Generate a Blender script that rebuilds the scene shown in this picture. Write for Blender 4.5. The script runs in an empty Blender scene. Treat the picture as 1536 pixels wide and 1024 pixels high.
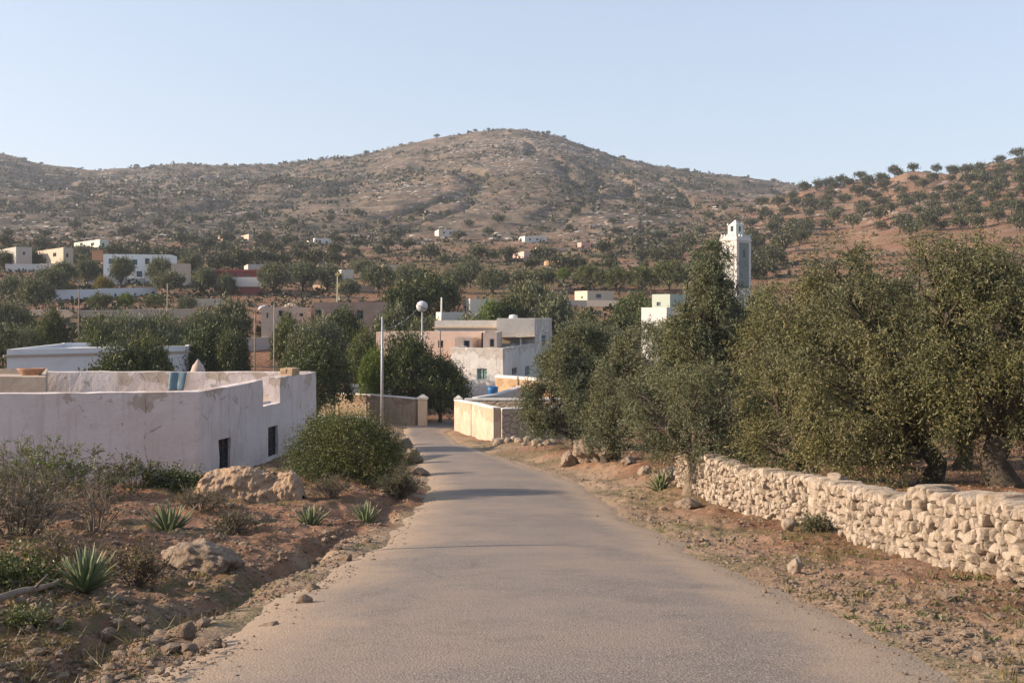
import bpy, bmesh, math, random
import numpy as np
from mathutils import Vector, Matrix
SC = bpy.context.scene
COL = SC.collection
F, CXP, HZ = 1493.0, 768.0, 470.0      # lens of the photograph: focal length, centre and horizon in its own pixels

# ------------------------------------------------------------------ numeric helpers
def hsh(ix, iy, seed=0):
    n = (ix.astype(np.int64)*374761393 + iy.astype(np.int64)*668265263 + seed*974634777) & 0xffffffff
    n = ((n ^ (n >> 13))*1274126177) & 0xffffffff
    n = n ^ (n >> 16)
    return (n & 0xffff)/65535.0
def vnoise(x, y, seed=0):
    x = np.asarray(x, float); y = np.asarray(y, float)
    ix = np.floor(x); iy = np.floor(y); fx = x-ix; fy = y-iy
    fx = fx*fx*fx*(fx*(fx*6-15)+10); fy = fy*fy*fy*(fy*(fy*6-15)+10)
    ix = ix.astype(np.int64); iy = iy.astype(np.int64)
    a = hsh(ix, iy, seed); b = hsh(ix+1, iy, seed); c = hsh(ix, iy+1, seed); d = hsh(ix+1, iy+1, seed)
    return (a*(1-fx)+b*fx)*(1-fy)+(c*(1-fx)+d*fx)*fy*1.0-0.5
def fbm(x, y, octs=4, seed=0, gain=0.5):
    s = 0; a = 1.0
    for o in range(octs):
        s = s + a*vnoise(np.asarray(x)*2**o+o*17.3, np.asarray(y)*2**o-o*9.7, seed+o); a *= gain
    return s
def sstep(a, b, x):
    t = np.clip((np.asarray(x, float)-a)/(b-a), 0, 1); return t*t*(3-2*t)
def norm(v):
    return v/np.maximum(np.linalg.norm(v, axis=-1, keepdims=True), 1e-9)
def smooth_tab(xs, ys, n=400, k=9):
    g = np.linspace(xs[0], xs[-1], n); v = np.interp(g, xs, ys)
    ker = np.hanning(k+2)[1:-1]; ker /= ker.sum()
    vp = np.pad(v, k//2, mode='reflect', reflect_type='odd')
    return g, np.convolve(vp, ker, 'valid')

# ------------------------------------------------------------------ scene helpers
def mk(name, V, Q=None, T=None, mats=(), mi=None, smooth=False):
    V = np.asarray(V, np.float32).reshape(-1, 3)
    Q = np.zeros((0, 4), np.int64) if Q is None else np.asarray(Q, np.int64).reshape(-1, 4)
    T = np.zeros((0, 3), np.int64) if T is None else np.asarray(T, np.int64).reshape(-1, 3)
    me = bpy.data.meshes.new(name)
    me.vertices.add(len(V)); me.vertices.foreach_set('co', V.ravel())
    nl = len(Q)*4+len(T)*3
    me.loops.add(nl); me.loops.foreach_set('vertex_index', np.concatenate([Q.ravel(), T.ravel()]).astype(np.int32))
    me.polygons.add(len(Q)+len(T))
    st = np.concatenate([np.arange(len(Q))*4, len(Q)*4+np.arange(len(T))*3]).astype(np.int32)
    me.polygons.foreach_set('loop_start', st)
    for m in mats: me.materials.append(m)
    if mi is not None: me.polygons.foreach_set('material_index', np.asarray(mi, np.int32))
    me.update(calc_edges=True); me.validate()
    if smooth: me.shade_smooth()
    else: me.shade_flat()
    return me
def ob(name, me, parent=None, loc=None):
    o = bpy.data.objects.new(name, me); COL.objects.link(o)
    if parent is not None: o.parent = parent
    if loc is not None: o.location = loc
    return o
def tag(o, label=None, cat=None, group=None, kind=None):
    if label: o['label'] = label
    if cat: o['category'] = cat
    if group: o['group'] = group
    if kind: o['kind'] = kind
    return o
def root(name, loc, label, cat, group=None):
    o = bpy.data.objects.new(name, None); COL.objects.link(o); o.location = loc
    o.empty_display_size = 0.3
    return tag(o, label, cat, group)

class MB:                                # collects shapes for one mesh
    def __init__(s): s.V = []; s.Q = []; s.T = []; s.mq = []; s.mt = []; s.n = 0
    def add(s, V, Q=(), T=(), m=0):
        V = np.asarray(V, float).reshape(-1, 3)
        Q = np.asarray(Q, np.int64).reshape(-1, 4); T = np.asarray(T, np.int64).reshape(-1, 3)
        s.V.append(V); s.Q.append(Q+s.n); s.T.append(T+s.n); s.mq += [m]*len(Q); s.mt += [m]*len(T); s.n += len(V)
    def box(s, c, d, rz=0, m=0, taper=1.0):
        x, y, z = d[0]/2, d[1]/2, d[2]/2; k = taper
        P = np.array([[-x,-y,-z],[x,-y,-z],[x,y,-z],[-x,y,-z],[-x*k,-y*k,z],[x*k,-y*k,z],[x*k,y*k,z],[-x*k,y*k,z]])
        ca, sa = math.cos(rz), math.sin(rz)
        R = np.array([[ca,-sa,0],[sa,ca,0],[0,0,1]])
        s.add(P@R.T+np.asarray(c), [[3,2,1,0],[4,5,6,7],[0,1,5,4],[1,2,6,5],[2,3,7,6],[3,0,4,7]], m=m)
    def tube(s, pts, rad, n=6, m=0, cap=True):
        pts = np.asarray(pts, float); k = len(pts); rad = np.broadcast_to(rad, (k,))
        d = np.gradient(pts, axis=0); d = norm(d)
        up = np.where(np.abs(d[:, 2:3]) > .9, np.array([[1., 0, 0]]), np.array([[0, 0, 1.]]))
        a = norm(np.cross(d, up)); b = np.cross(d, a)
        t = np.arange(n)*2*math.pi/n
        V = pts[:, None]+rad[:, None, None]*(np.cos(t)[None, :, None]*a[:, None]+np.sin(t)[None, :, None]*b[:, None])
        i = np.arange(k-1)[:, None]*n; j = np.arange(n)[None]; j2 = (j+1) % n
        Q = np.stack([i+j, i+j2, i+n+j2, i+n+j], -1).reshape(-1, 4)
        V = V.reshape(-1, 3); T = []
        if cap:
            V = np.vstack([V, pts[:1], pts[-1:]]); c0 = k*n; c1 = c0+1
            T = [[c0, (q+1) % n, q] for q in range(n)]+[[c1, (k-1)*n+q, (k-1)*n+(q+1) % n] for q in range(n)]
        s.add(V, Q, T, m)
    def lathe(s, prof, c=(0, 0, 0), n=12, m=0):
        prof = np.asarray(prof, float); k = len(prof); t = np.arange(n)*2*math.pi/n
        V = np.stack([prof[:, None, 0]*np.cos(t), prof[:, None, 0]*np.sin(t), np.repeat(prof[:, 1:2], n, 1)], -1).reshape(-1, 3)+np.asarray(c)
        i = np.arange(k-1)[:, None]*n; j = np.arange(n)[None]; j2 = (j+1) % n
        s.add(V, np.stack([i+j, i+j2, i+n+j2, i+n+j], -1).reshape(-1, 4), m=m)
    def mesh(s, name, mats, smooth=False):
        return mk(name, np.vstack(s.V), np.vstack(s.Q), np.vstack(s.T), mats, s.mq+s.mt, smooth)
    def build(s, name, mats, parent=None, loc=None, smooth=False):
        if not isinstance(mats, (list, tuple)): mats = [mats]
        return ob(name, s.mesh(name, mats, smooth), parent, loc)

_ico = {}
def ico(n):
    if n not in _ico:
        bm = bmesh.new(); bmesh.ops.create_icosphere(bm, subdivisions=n, radius=1)
        bm.verts.ensure_lookup_table()
        _ico[n] = (np.array([v.co[:] for v in bm.verts]), np.array([[v.index for v in f.verts] for f in bm.faces])); bm.free()
    return _ico[n]
def rock(rng, size, sub=3, boxy=0.75, planes=9, rough=.07, fine=0.0):
    V, T = ico(sub); V = np.sign(V)*np.abs(V)**boxy
    V = V/np.abs(V).max()
    for _ in range(planes):
        d = norm(rng.normal(size=3)); c = rng.uniform(.62, .95)
        e = V@d-c; V = V-np.maximum(e, 0)[:, None]*d*.9
    o = rng.uniform(0, 99)
    V = V*(1+rough*2*(vnoise(V[:, 0]*2.3+o, V[:, 1]*2.3+V[:, 2]*1.7, 3)+.5*vnoise(V[:, 0]*6+o, V[:, 1]*5+V[:, 2]*6, 5)))[:, None]
    if fine: V = V*(1+fine*(fbm(V[:, 0]*2.1+o+V[:, 2]*.8, V[:, 1]*2.4-V[:, 2]*1.9, 5, 8, .62)-.6*np.abs(fbm(V[:, 0]*3.1-o+V[:, 2]*2.2, V[:, 1]*3.3+V[:, 2]*1.1, 3, 9))))[:, None]
    return V*np.asarray(size), T
def rotz(V, a):
    c, s = math.cos(a), math.sin(a); return V@np.array([[c, -s, 0], [s, c, 0], [0, 0, 1]]).T

# ------------------------------------------------------------------ materials
def newmat(name):
    m = bpy.data.materials.new(name); m.use_nodes = True; nt = m.node_tree; nt.nodes.clear()
    out = nt.nodes.new('ShaderNodeOutputMaterial'); b = nt.nodes.new('ShaderNodeBsdfPrincipled')
    nt.links.new(b.outputs[0], out.inputs[0]); b.inputs['Roughness'].default_value = .9
    b.inputs['Specular IOR Level'].default_value = .25
    return m, nt, b, out
class NT:
    def __init__(s, nt): s.nt = nt; s.L = nt.links.new
    def n(s, t, **kw):
        x = s.nt.nodes.new(t)
        for k, v in kw.items(): setattr(x, k, v)
        return x
    def pos(s, scale=(1, 1, 1)):
        g = s.n('ShaderNodeNewGeometry'); v = s.n('ShaderNodeVectorMath', operation='MULTIPLY')
        s.L(g.outputs['Position'], v.inputs[0]); v.inputs[1].default_value = scale; return v.outputs[0]
    def noise(s, vec, scale, detail=4, rough=.55, dist=0):
        x = s.n('ShaderNodeTexNoise'); s.L(vec, x.inputs['Vector'])
        x.inputs['Scale'].default_value = scale; x.inputs['Detail'].default_value = detail
        x.inputs['Roughness'].default_value = rough; x.inputs['Distortion'].default_value = dist; return x.outputs['Fac']
    def vor(s, vec, scale, feat='F1', out='Distance'):
        x = s.n('ShaderNodeTexVoronoi', feature=feat); s.L(vec, x.inputs['Vector']); x.inputs['Scale'].default_value = scale; return x.outputs[out]
    def ramp(s, f, a, b):                # smooth threshold
        x = s.n('ShaderNodeMapRange', interpolation_type='SMOOTHSTEP'); s.set(x.inputs[0], f)
        x.inputs[1].default_value = a; x.inputs[2].default_value = b; return x.outputs[0]
    def set(s, sock, v):
        if isinstance(v, bpy.types.NodeSocket): s.L(v, sock)
        elif isinstance(v, (tuple, list)): sock.default_value = (*v, 1) if len(v) == 3 and sock.type == 'RGBA' else v
        else: sock.default_value = v
    def mix(s, f, a, b, mode='MIX'):
        x = s.n('ShaderNodeMix', data_type='RGBA', blend_type=mode); s.set(x.inputs[0], f); s.set(x.inputs[6], a); s.set(x.inputs[7], b); return x.outputs[2]
    def math(s, op, a, b=0.0):
        x = s.n('ShaderNodeMath', operation=op); s.set(x.inputs[0], a); s.set(x.inputs[1], b); return x.outputs[0]
    def bump(s, h, st, dist, prev=None):
        x = s.n('ShaderNodeBump'); s.set(x.inputs['Height'], h); x.inputs['Strength'].default_value = st; x.inputs['Distance'].default_value = dist
        if prev is not None: s.L(prev, x.inputs['Normal'])
        return x.outputs[0]
_pl = {}
def plaster(col, dirt=(.30, .24, .18), amt=.5, scale=1.0, name='plaster'):
    key = (col, dirt, amt, scale)
    if key in _pl: return _pl[key]
    m, nt, b, out = newmat(name); k = NT(nt); p = k.pos()
    n1 = k.noise(p, .55*scale, 5, .65, .6); n2 = k.noise(k.pos((1.6, 1.6, .25)), 1.5*scale, 4, .6); n3 = k.noise(p, 9*scale, 4, .6)
    patch = k.math('MULTIPLY', k.ramp(n1, .52, .70), amt*.8)
    c = k.mix(patch, col, tuple(.55*x+.45*y for x, y in zip(col, dirt)))
    c = k.mix(k.math('MULTIPLY', k.ramp(n2, .55, .8), amt*.7), c, tuple(.6*x+.4*y for x, y in zip(col, dirt)))
    spk = k.math('MULTIPLY', k.ramp(n3, .60, .74), amt*.55)
    c = k.mix(spk, c, dirt)
    c = k.mix(k.ramp(k.noise(p, 2.4*scale, 3), .35, .75), c, tuple(x*.9 for x in col), 'MIX') if amt > .6 else c
    k.L(c, b.inputs['Base Color']); b.inputs['Roughness'].default_value = .95
    k.L(k.bump(k.noise(p, 3*scale, 6, .65), .35, .08, k.bump(n3, .2, .02)), b.inputs['Normal'])
    _pl[key] = m; return m
_fl = {}
def flat(col, rough=.8, metal=0, name='paint', var=.25, scale=6):
    key = (col, rough, metal, name)
    if key in _fl: return _fl[key]
    m, nt, b, out = newmat(name); k = NT(nt)
    c = k.mix(k.ramp(k.noise(k.pos(), scale, 4), .35, .7), col, tuple(x*(1-var) for x in col))
    k.L(c, b.inputs['Base Color']); b.inputs['Roughness'].default_value = rough; b.inputs['Metallic'].default_value = metal
    _fl[key] = m; return m
def leafmat(name, cols, trans=.28, rough=.5):
    m, nt, b, out = newmat(name); k = NT(nt)
    g = k.n('ShaderNodeNewGeometry'); r = k.n('ShaderNodeValToRGB'); k.L(g.outputs['Random Per Island'], r.inputs[0])
    e = r.color_ramp.elements
    while len(e) < len(cols): e.new(.5)
    for i, c in enumerate(cols): e[i].position = i/(len(cols)-1); e[i].color = (*c, 1)
    oi = k.n('ShaderNodeObjectInfo')
    c = k.mix(k.ramp(k.noise(k.pos(), .45, 2), .35, .7), r.outputs[0], (1.18, 1.08, .84), 'MULTIPLY')
    c = k.mix(k.math('MULTIPLY', oi.outputs['Random'], .35), c, (.72, .85, .72), 'MULTIPLY')
    k.L(c, b.inputs['Base Color']); b.inputs['Roughness'].default_value = rough; b.inputs['Specular IOR Level'].default_value = .22
    t = k.n('ShaderNodeBsdfTranslucent'); k.L(k.mix(1.0, c, (1.1, 1.15, .55), 'MULTIPLY'), t.inputs[0])
    mx = k.n('ShaderNodeMixShader'); mx.inputs[0].default_value = trans*.5
    k.L(b.outputs[0], mx.inputs[1]); k.L(t.outputs[0], mx.inputs[2]); k.L(mx.outputs[0], out.inputs[0])
    return m
def stonemat(name, a, b_, c_, scale=5, dirt=.5):
    m, nt, b, out = newmat(name); k = NT(nt); p = k.pos()
    g = k.n('ShaderNodeNewGeometry')
    c = k.mix(k.ramp(k.noise(p, scale, 5, .65), .35, .7), a, b_)
    c = k.mix(k.math('MULTIPLY', g.outputs['Random Per Island'], .45), c, tuple(x*.75 for x in c_))
    c = k.mix(k.math('MULTIPLY', k.ramp(k.noise(p, scale*4, 4, .7), .55, .75), dirt), c, c_)
    k.L(c, b.inputs['Base Color'])
    k.L(k.bump(k.noise(p, scale*5, 6, .75), .9, .035, k.bump(k.noise(p, scale*1.3, 5, .7), .8, .10)), b.inputs['Normal']); return m

M = {}
M['olive'] = leafmat('olive_leaf', [(.048,.058,.032),(.085,.097,.054),(.12,.132,.08),(.20,.205,.15)], .2, .6)
M['olive_warm'] = leafmat('olive_leaf_dry', [(.048,.054,.024),(.090,.094,.045),(.14,.134,.068),(.215,.20,.13)], .2, .6)
M['dark'] = leafmat('carob_leaf', [(.034,.046,.018),(.056,.072,.028),(.09,.105,.045)], .3)
M['green'] = leafmat('shrub_leaf', [(.046,.060,.022),(.072,.088,.032),(.105,.122,.048),(.15,.155,.075)], .25)
M['bright'] = leafmat('fresh_leaf', [(.07,.10,.02),(.11,.15,.03),(.15,.19,.05)], .35)
M['yellow'] = leafmat('autumn_leaf', [(.13,.105,.025),(.19,.15,.035),(.16,.15,.05)], .35)
M['dry'] = leafmat('dry_leaf', [(.10,.08,.045),(.14,.11,.06),(.10,.10,.045)], .2)
M['hill'] = leafmat('hill_leaf', [(.04,.046,.026),(.06,.066,.036),(.085,.09,.05)], .12)
M['scrubleaf'] = leafmat('scrub_leaf', [(.034,.038,.023),(.052,.056,.034),(.075,.074,.046)], .08)
M['grass'] = leafmat('grass_blade', [(.16,.125,.06),(.11,.105,.04),(.22,.175,.09)], .3)
M['bark'] = stonemat('olive_bark', (.13,.105,.08), (.075,.06,.045), (.04,.032,.025), 6)
M['pale_bark'] = stonemat('pale_olive_bark', (.27,.215,.16), (.20,.155,.115), (.10,.075,.055), 6)
M['twig'] = flat((.19,.155,.125), .9, 0, 'dry_twig', .4, 20)
M['lime'] = stonemat('limestone', (.47,.38,.295), (.60,.515,.425), (.25,.18,.125), 7, .75)
M['rock'] = stonemat('weathered_rock', (.29,.225,.17), (.38,.305,.235), (.15,.105,.075), 3, .6)
M['gravel'] = stonemat('gravel', (.30,.215,.15), (.42,.33,.25), (.18,.12,.085), 9, .4)
M['core'] = flat((.15,.105,.07), .95, 0, 'wall_fill')
M['hrock'] = stonemat('hill_limestone', (.34,.30,.26), (.42,.38,.34), (.22,.18,.15), .4, .4)
M['pole'] = flat((.34,.34,.35), .55, .3, 'galvanised_metal')
M['wood'] = flat((.24,.19,.15), .9, 0, 'grey_wood', .35, 12)
M['dglass'] = flat((.022,.034,.058), .25, 0, 'dark_glass', .3)
M['bglass'] = flat((.06,.13,.20), .3, 0, 'blue_shutter', .2)
M['white'] = flat((.78,.77,.74), .7, 0, 'white_paint', .12)
M['dull'] = flat((.20,.175,.155), .8, 0, 'dull_frame')
M['iron'] = flat((.03,.03,.035), .5, .5, 'dark_iron')
# ------------------------------------------------------------------ terrain: heights are metres below / above the eye of the camera
_RY = [-12, 0, 5.9, 15.3, 26, 39, 57, 68, 90]
_RZ = [.6, -1.3, -2.2, -3.6, -4.9, -6.1, -7.4, -7.8, -8.1]
_g, _zr = smooth_tab(_RY, _RZ, 800, 61)
def zroad(Y): return np.interp(Y, _g, _zr)
_LY = [-12, 0, 5.9, 11.2, 15.3, 20, 26, 31, 36.5, 44, 55, 62.5, 70]
_gl, _le = smooth_tab(_LY, [-2.2, -2.2, -2.12, -2.2, -2.05, -2.1, -2.25, -2.5, -3.1, -4.15, -5.6, -6.65, -7.6], 500, 25)
_gr, _re = smooth_tab(_LY, [2.85, 2.85, 2.8, 2.72, 2.5, 2.4, 2.3, 2.1, 1.5, -.2, -2.76, -4.0, -4.6], 500, 25)
def ledge(Y): return np.interp(Y, _gl, _le)
def redge(Y): return np.interp(Y, _gr, _re)
ROAD = [((float(ledge(y)), y), (float(redge(y)), y)) for y in np.concatenate([np.arange(-11, 40, .5), np.arange(40, 64, 1.)])]
ROAD += [((-7.1, 66.5), (-4.35, 64.8)), ((-7.2, 69.5), (-4.3, 66.6)), ((-6.6, 72.5), (-4.0, 68.6)), ((-5.0, 75.2), (-3.3, 70.4)), ((-2.2, 77), (-1.8, 71.6)), ((3, 78.2), (3.0, 73)), ((9, 79), (9, 74.5))]
ROAD_C = np.array([((a[0]+b[0])/2, (a[1]+b[1])/2) for a, b in ROAD]); ROAD_H = np.array([math.dist(a, b)/2 for a, b in ROAD])
def road_dist(X, Y):                      # distance outside the edge of the road (negative on it)
    D = np.full(np.shape(X), 1e3); sel = (Y < 95) & (np.abs(X) < 30)
    x = X[sel]; y = Y[sel]; d = np.full(x.shape, 1e3)
    C, H = ROAD_C[::2], ROAD_H[::2]
    for i in range(len(C)-1):
        a, b = C[i], C[i+1]; e = b-a; t = np.clip(((x-a[0])*e[0]+(y-a[1])*e[1])/(e@e), 0, 1)
        d = np.minimum(d, np.hypot(x-a[0]-t*e[0], y-a[1]-t*e[1])-(H[i]+t*(H[i+1]-H[i])))
    D[sel] = d; return D
TY = np.array([60, 75, 90, 110, 130, 150, 180, 220, 260, 300, 350, 400.])
TP = np.array([-800, 0, 400, 750, 1100, 2400.])
TT = np.array([[640,606,570,520,480,452,425,398,378,364,350,337],
               [642,608,572,522,482,452,425,398,378,366,354,343],
               [650,620,585,530,487,457,433,406,386,373,360,350],
               [662,634,603,556,503,464,433,408,390,375,360,348],
               [652,620,584,532,490,462,435,407,387,371,356,343],
               [645,610,572,520,482,456,430,402,382,366,350,337]], float)
TZ = (HZ-TT)/F*TY[None]
BY = np.array([120, 150, 180, 220, 260, 300, 350, 400, 440, 480, 520, 700, 1000, 1500.])
BP = np.array([960, 1100, 1240, 1400, 1536, 2400.])
BT = np.array([[540,476,450,424,404,388,372,358,352,348,348,380,420,440],
               [520,466,438,410,388,368,350,334,324,318,322,370,410,440],
               [512,458,428,398,375,355,335,316,300,286,288,350,400,440],
               [508,452,418,382,355,330,306,284,268,256,259,330,390,440],
               [505,448,410,370,338,312,285,262,246,232,236,310,380,440],
               [500,440,395,345,305,275,245,220,205,190,195,280,360,440]], float)
BZ = (HZ-BT)/F*BY[None]
CP = np.array([-800,-300,0,60,140,200,270,350,420,500,560,620,680,740,790,840,880,920,980,1050,1130,1200,1300,1536,2400.])
CY_ = np.array([236,226,232,249,258,253,247,251,248,240,231,216,204,196.5,196.5,207,221,235,251,262,269,279,300,330,350.])
_cg, _cz = smooth_tab(CP, CY_, 1600, 21)
YC = 900.0
def table(P, Yv, T, px, Y):
    i = np.clip(np.searchsorted(P, px)-1, 0, len(P)-2); t = sstep(0, 1, (px-P[i])/(P[i+1]-P[i]))
    lo = np.empty(np.shape(Y)); hi = np.empty(np.shape(Y))
    for k in range(len(P)-1):
        s = i == k
        if s.any():
            lo[s] = np.interp(Y[s], Yv, T[k]); hi[s] = np.interp(Y[s], Yv, T[k+1])
    return lo+(hi-lo)*t
def ground(X, Y, noise=True, detail=False):
    X = np.atleast_1d(np.asarray(X, float)); Y = np.atleast_1d(np.asarray(Y, float))
    px = np.clip(CXP+F*X/np.maximum(Y, 25), -800, 2400)
    # far land
    zA = table(TP, TY, TZ, px, np.clip(Y, 60, 400))
    zc = (HZ-np.interp(px, _cg, _cz))/F*YC
    s = np.clip((Y-400)/(YC-400), 0, 1)
    sh = np.where(s < .86, s*.985, 0); q = np.clip((s-.86)/.14, 0, 1); sh = np.where(s >= .86, .8471+.1529*(1-(1-q)**1.6), sh)
    zA = np.where(Y > 400, zA+(zc-zA)*sh, zA)
    zA = np.where(Y > YC, zc-(Y-YC)*.03-(np.clip(Y-YC, 0, 700)/60)**2*.35, zA)
    zB = table(BP, BY, BZ, px, np.clip(Y, 120, 1500)); zB = np.where((px < 960) | (Y < 120), zA-50, zB)
    k = 2.0; zF = np.where(np.abs(zA-zB) > 30, np.maximum(zA, zB), k*np.logaddexp(np.clip(zA/k, -300, 300), np.clip(zB/k, -300, 300)))
    zF = zF-np.where(np.abs(zA-zB) > 30, 0, k*np.log(2)*np.exp(-((zA-zB)/k)**2/8))
    amp = sstep(75, 420, Y)
    if noise:
        gul = fbm(X/75.0, Y/110.0, 4, 11)
        rav = fbm(X/55.0+fbm(X/200., Y/200., 2, 18)*2, Y/330.0, 3, 17); hs = sstep(1.0, .8, s)*sstep(330, 560, Y)
        zF = zF+hs*(-4.2*np.exp(-(rav/.10)**2)+1.4)
        zF = zF+hs*1.1*np.sin(zF*2*math.pi/8.5)*sstep(-.12, .15, fbm(X/90., Y/90., 3, 19))
        zF = zF+amp*(6.0*gul*sstep(1.0, .75, s)*sstep(250, 600, Y)+1.3*fbm(X/22.0, Y/22.0, 3, 12))+.5*sstep(60, 90, Y)*fbm(X/14., Y/14., 3, 15)
        zF = zF+amp*1.0*fbm(X/9., Y/9., 3, 44)
    # near land
    zr = zroad(np.clip(Y, -12, 90)); zN = zr.copy()
    tl = ledge(Y)-X; tr = X-redge(Y)
    near = 1-sstep(24, 31, Y)
    lf = -.19*np.exp(-((tl-.70-.35*fbm(Y/2.6, Y*0+9, 2, 48))/.21)**2)*(.6+.8*(fbm(Y/1.7, Y*0+4, 3, 47)+.5))+.08*sstep(1.1, 2.0, tl)+.08*sstep(2.4, 5, tl)+np.clip(tl-3.5, 0, 9)*.06
    zN = zN+np.where(tl > 0, lf*near, 0)
    mound = .55*sstep(.3, 2.2, tl)*np.exp(-((Y-30)/6.0)**2)*sstep(9, 5, tl)
    zN = zN+np.where(tl > 0, mound, 0)
    low = sstep(29, 37, Y)*sstep(2.5, 6.5, tl)*(1-sstep(48, 62, Y))
    zN = zN*(1-low)+(-6.85)*low
    behind = sstep(6.05, 6.4, X)*(1-sstep(23.5, 25.5, Y))
    zN = zN+.62*behind+np.clip(X-6.2, 0, 12)*.03*(1-sstep(30, 50, Y))
    zN = zN+np.where(tr > 0, .40*sstep(.8, 3.2, tr)*sstep(22, 27, Y)*(1-sstep(50, 60, Y)), 0)
    b = sstep(52, 78, Y)
    Z = zN*(1-b)+zF*b
    if noise:
        rd = road_dist(X, Y); off = sstep(.0, .9, rd)
        n1 = fbm(X/2.6, Y/2.6, 3, 21)*.18+fbm(X/.75, Y/.75, 3, 22)*np.where(tl > .3, .15, .06)
        n2 = fbm(X/.24, Y/.24, 4, 23, .62)*.062
        Z = Z+(1-sstep(60, 110, Y))*(off*n1+(.25+.75*off)*n2*(1-sstep(34, 46, Y)))
        onr = 1-sstep(-.35, .25, rd); Z = Z-.06*onr-.02*(1-sstep(.0, .7, rd))
    return Z
def g1(x, y, noise=True): return float(ground([x], [y], noise)[0])
def W(px, Y): return (px-CXP)/F*Y
def ZP(py, Y): return (HZ-py)/F*Y
_ys = np.concatenate([np.arange(4, 60, .1), np.arange(60, 1000, .5)])
def hit(px, py, ymin=4, ymax=1000):       # where the line of sight meets the land
    ys = _ys[(_ys >= ymin) & (_ys <= ymax)]; xs = (px-CXP)/F*ys
    below = (HZ-py)/F*ys <= ground(xs, ys, False)
    i = int(np.argmax(below)) if below.any() else len(ys)-1
    return float(xs[i]), float(ys[i])

def build_ground():
    dy = [-12.0]
    while dy[-1] < 1500:
        y = dy[-1]; dy.append(y+(.14 if y < 4.5 else .05 if y < 17 else .10 if y < 32 else .22 if y < 60 else max(.5, (y+12)*.0058)))
    ys = np.array(dy); q = np.linspace(-1, 1, 561); us = .42*q+.75*q**5
    U, Yg = np.meshgrid(us, ys); Xg = U*(Yg+14)
    X = Xg.ravel(); Y = Yg.ravel(); Z = ground(X, Y)
    nr, nc = Xg.shape
    i = np.arange(nr-1)[:, None]*nc+np.arange(nc-1)[None]
    Q = np.stack([i, i+1, i+nc+1, i+nc], -1).reshape(-1, 4)
    me = mk('ground', np.stack([X, Y, Z], 1), Q, mats=[ground_mat()], smooth=True)
    rd = road_dist(X, Y); px = CXP+F*X/np.maximum(Y, 5)
    n = fbm(X/3.0, Y/3.0, 4, 31); nb = fbm(X/40., Y/40., 4, 32)
    grav = np.clip(1-sstep(.05, np.where(X > ROAD_C[0, 0]-.5-(Y > 30)*9, 2.7, .75), rd+n*1.5), 0, 1)*(Y < 90)
    weed = sstep(.0, .25, fbm(X/1.7, Y/1.7, 3, 33))*(Y < 60)*.9+sstep(-.05, .3, fbm(X/18., Y/18., 3, 34))*((Y >= 60) & (Y < 330))
    red = np.where(Y < 60, sstep(-.25, .3, n+.2*(X > 3)), sstep(-.15, .3, nb+.45*sstep(900, 1250, px)*(Y < 560))*.55)
    hill = sstep(280, 420, Y)*(1-.85*sstep(960, 1180, px)*(Y < 620)); weed = weed*(1-.7*sstep(1050, 1250, px)*(Y > 200))
    c = np.stack([grav, red, weed, hill], 1).astype(np.float32)
    at = me.attributes.new('zone', 'FLOAT_COLOR', 'POINT'); at.data.foreach_set('color', c.ravel())
    return tag(ob('ground', me), kind='structure')
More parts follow.
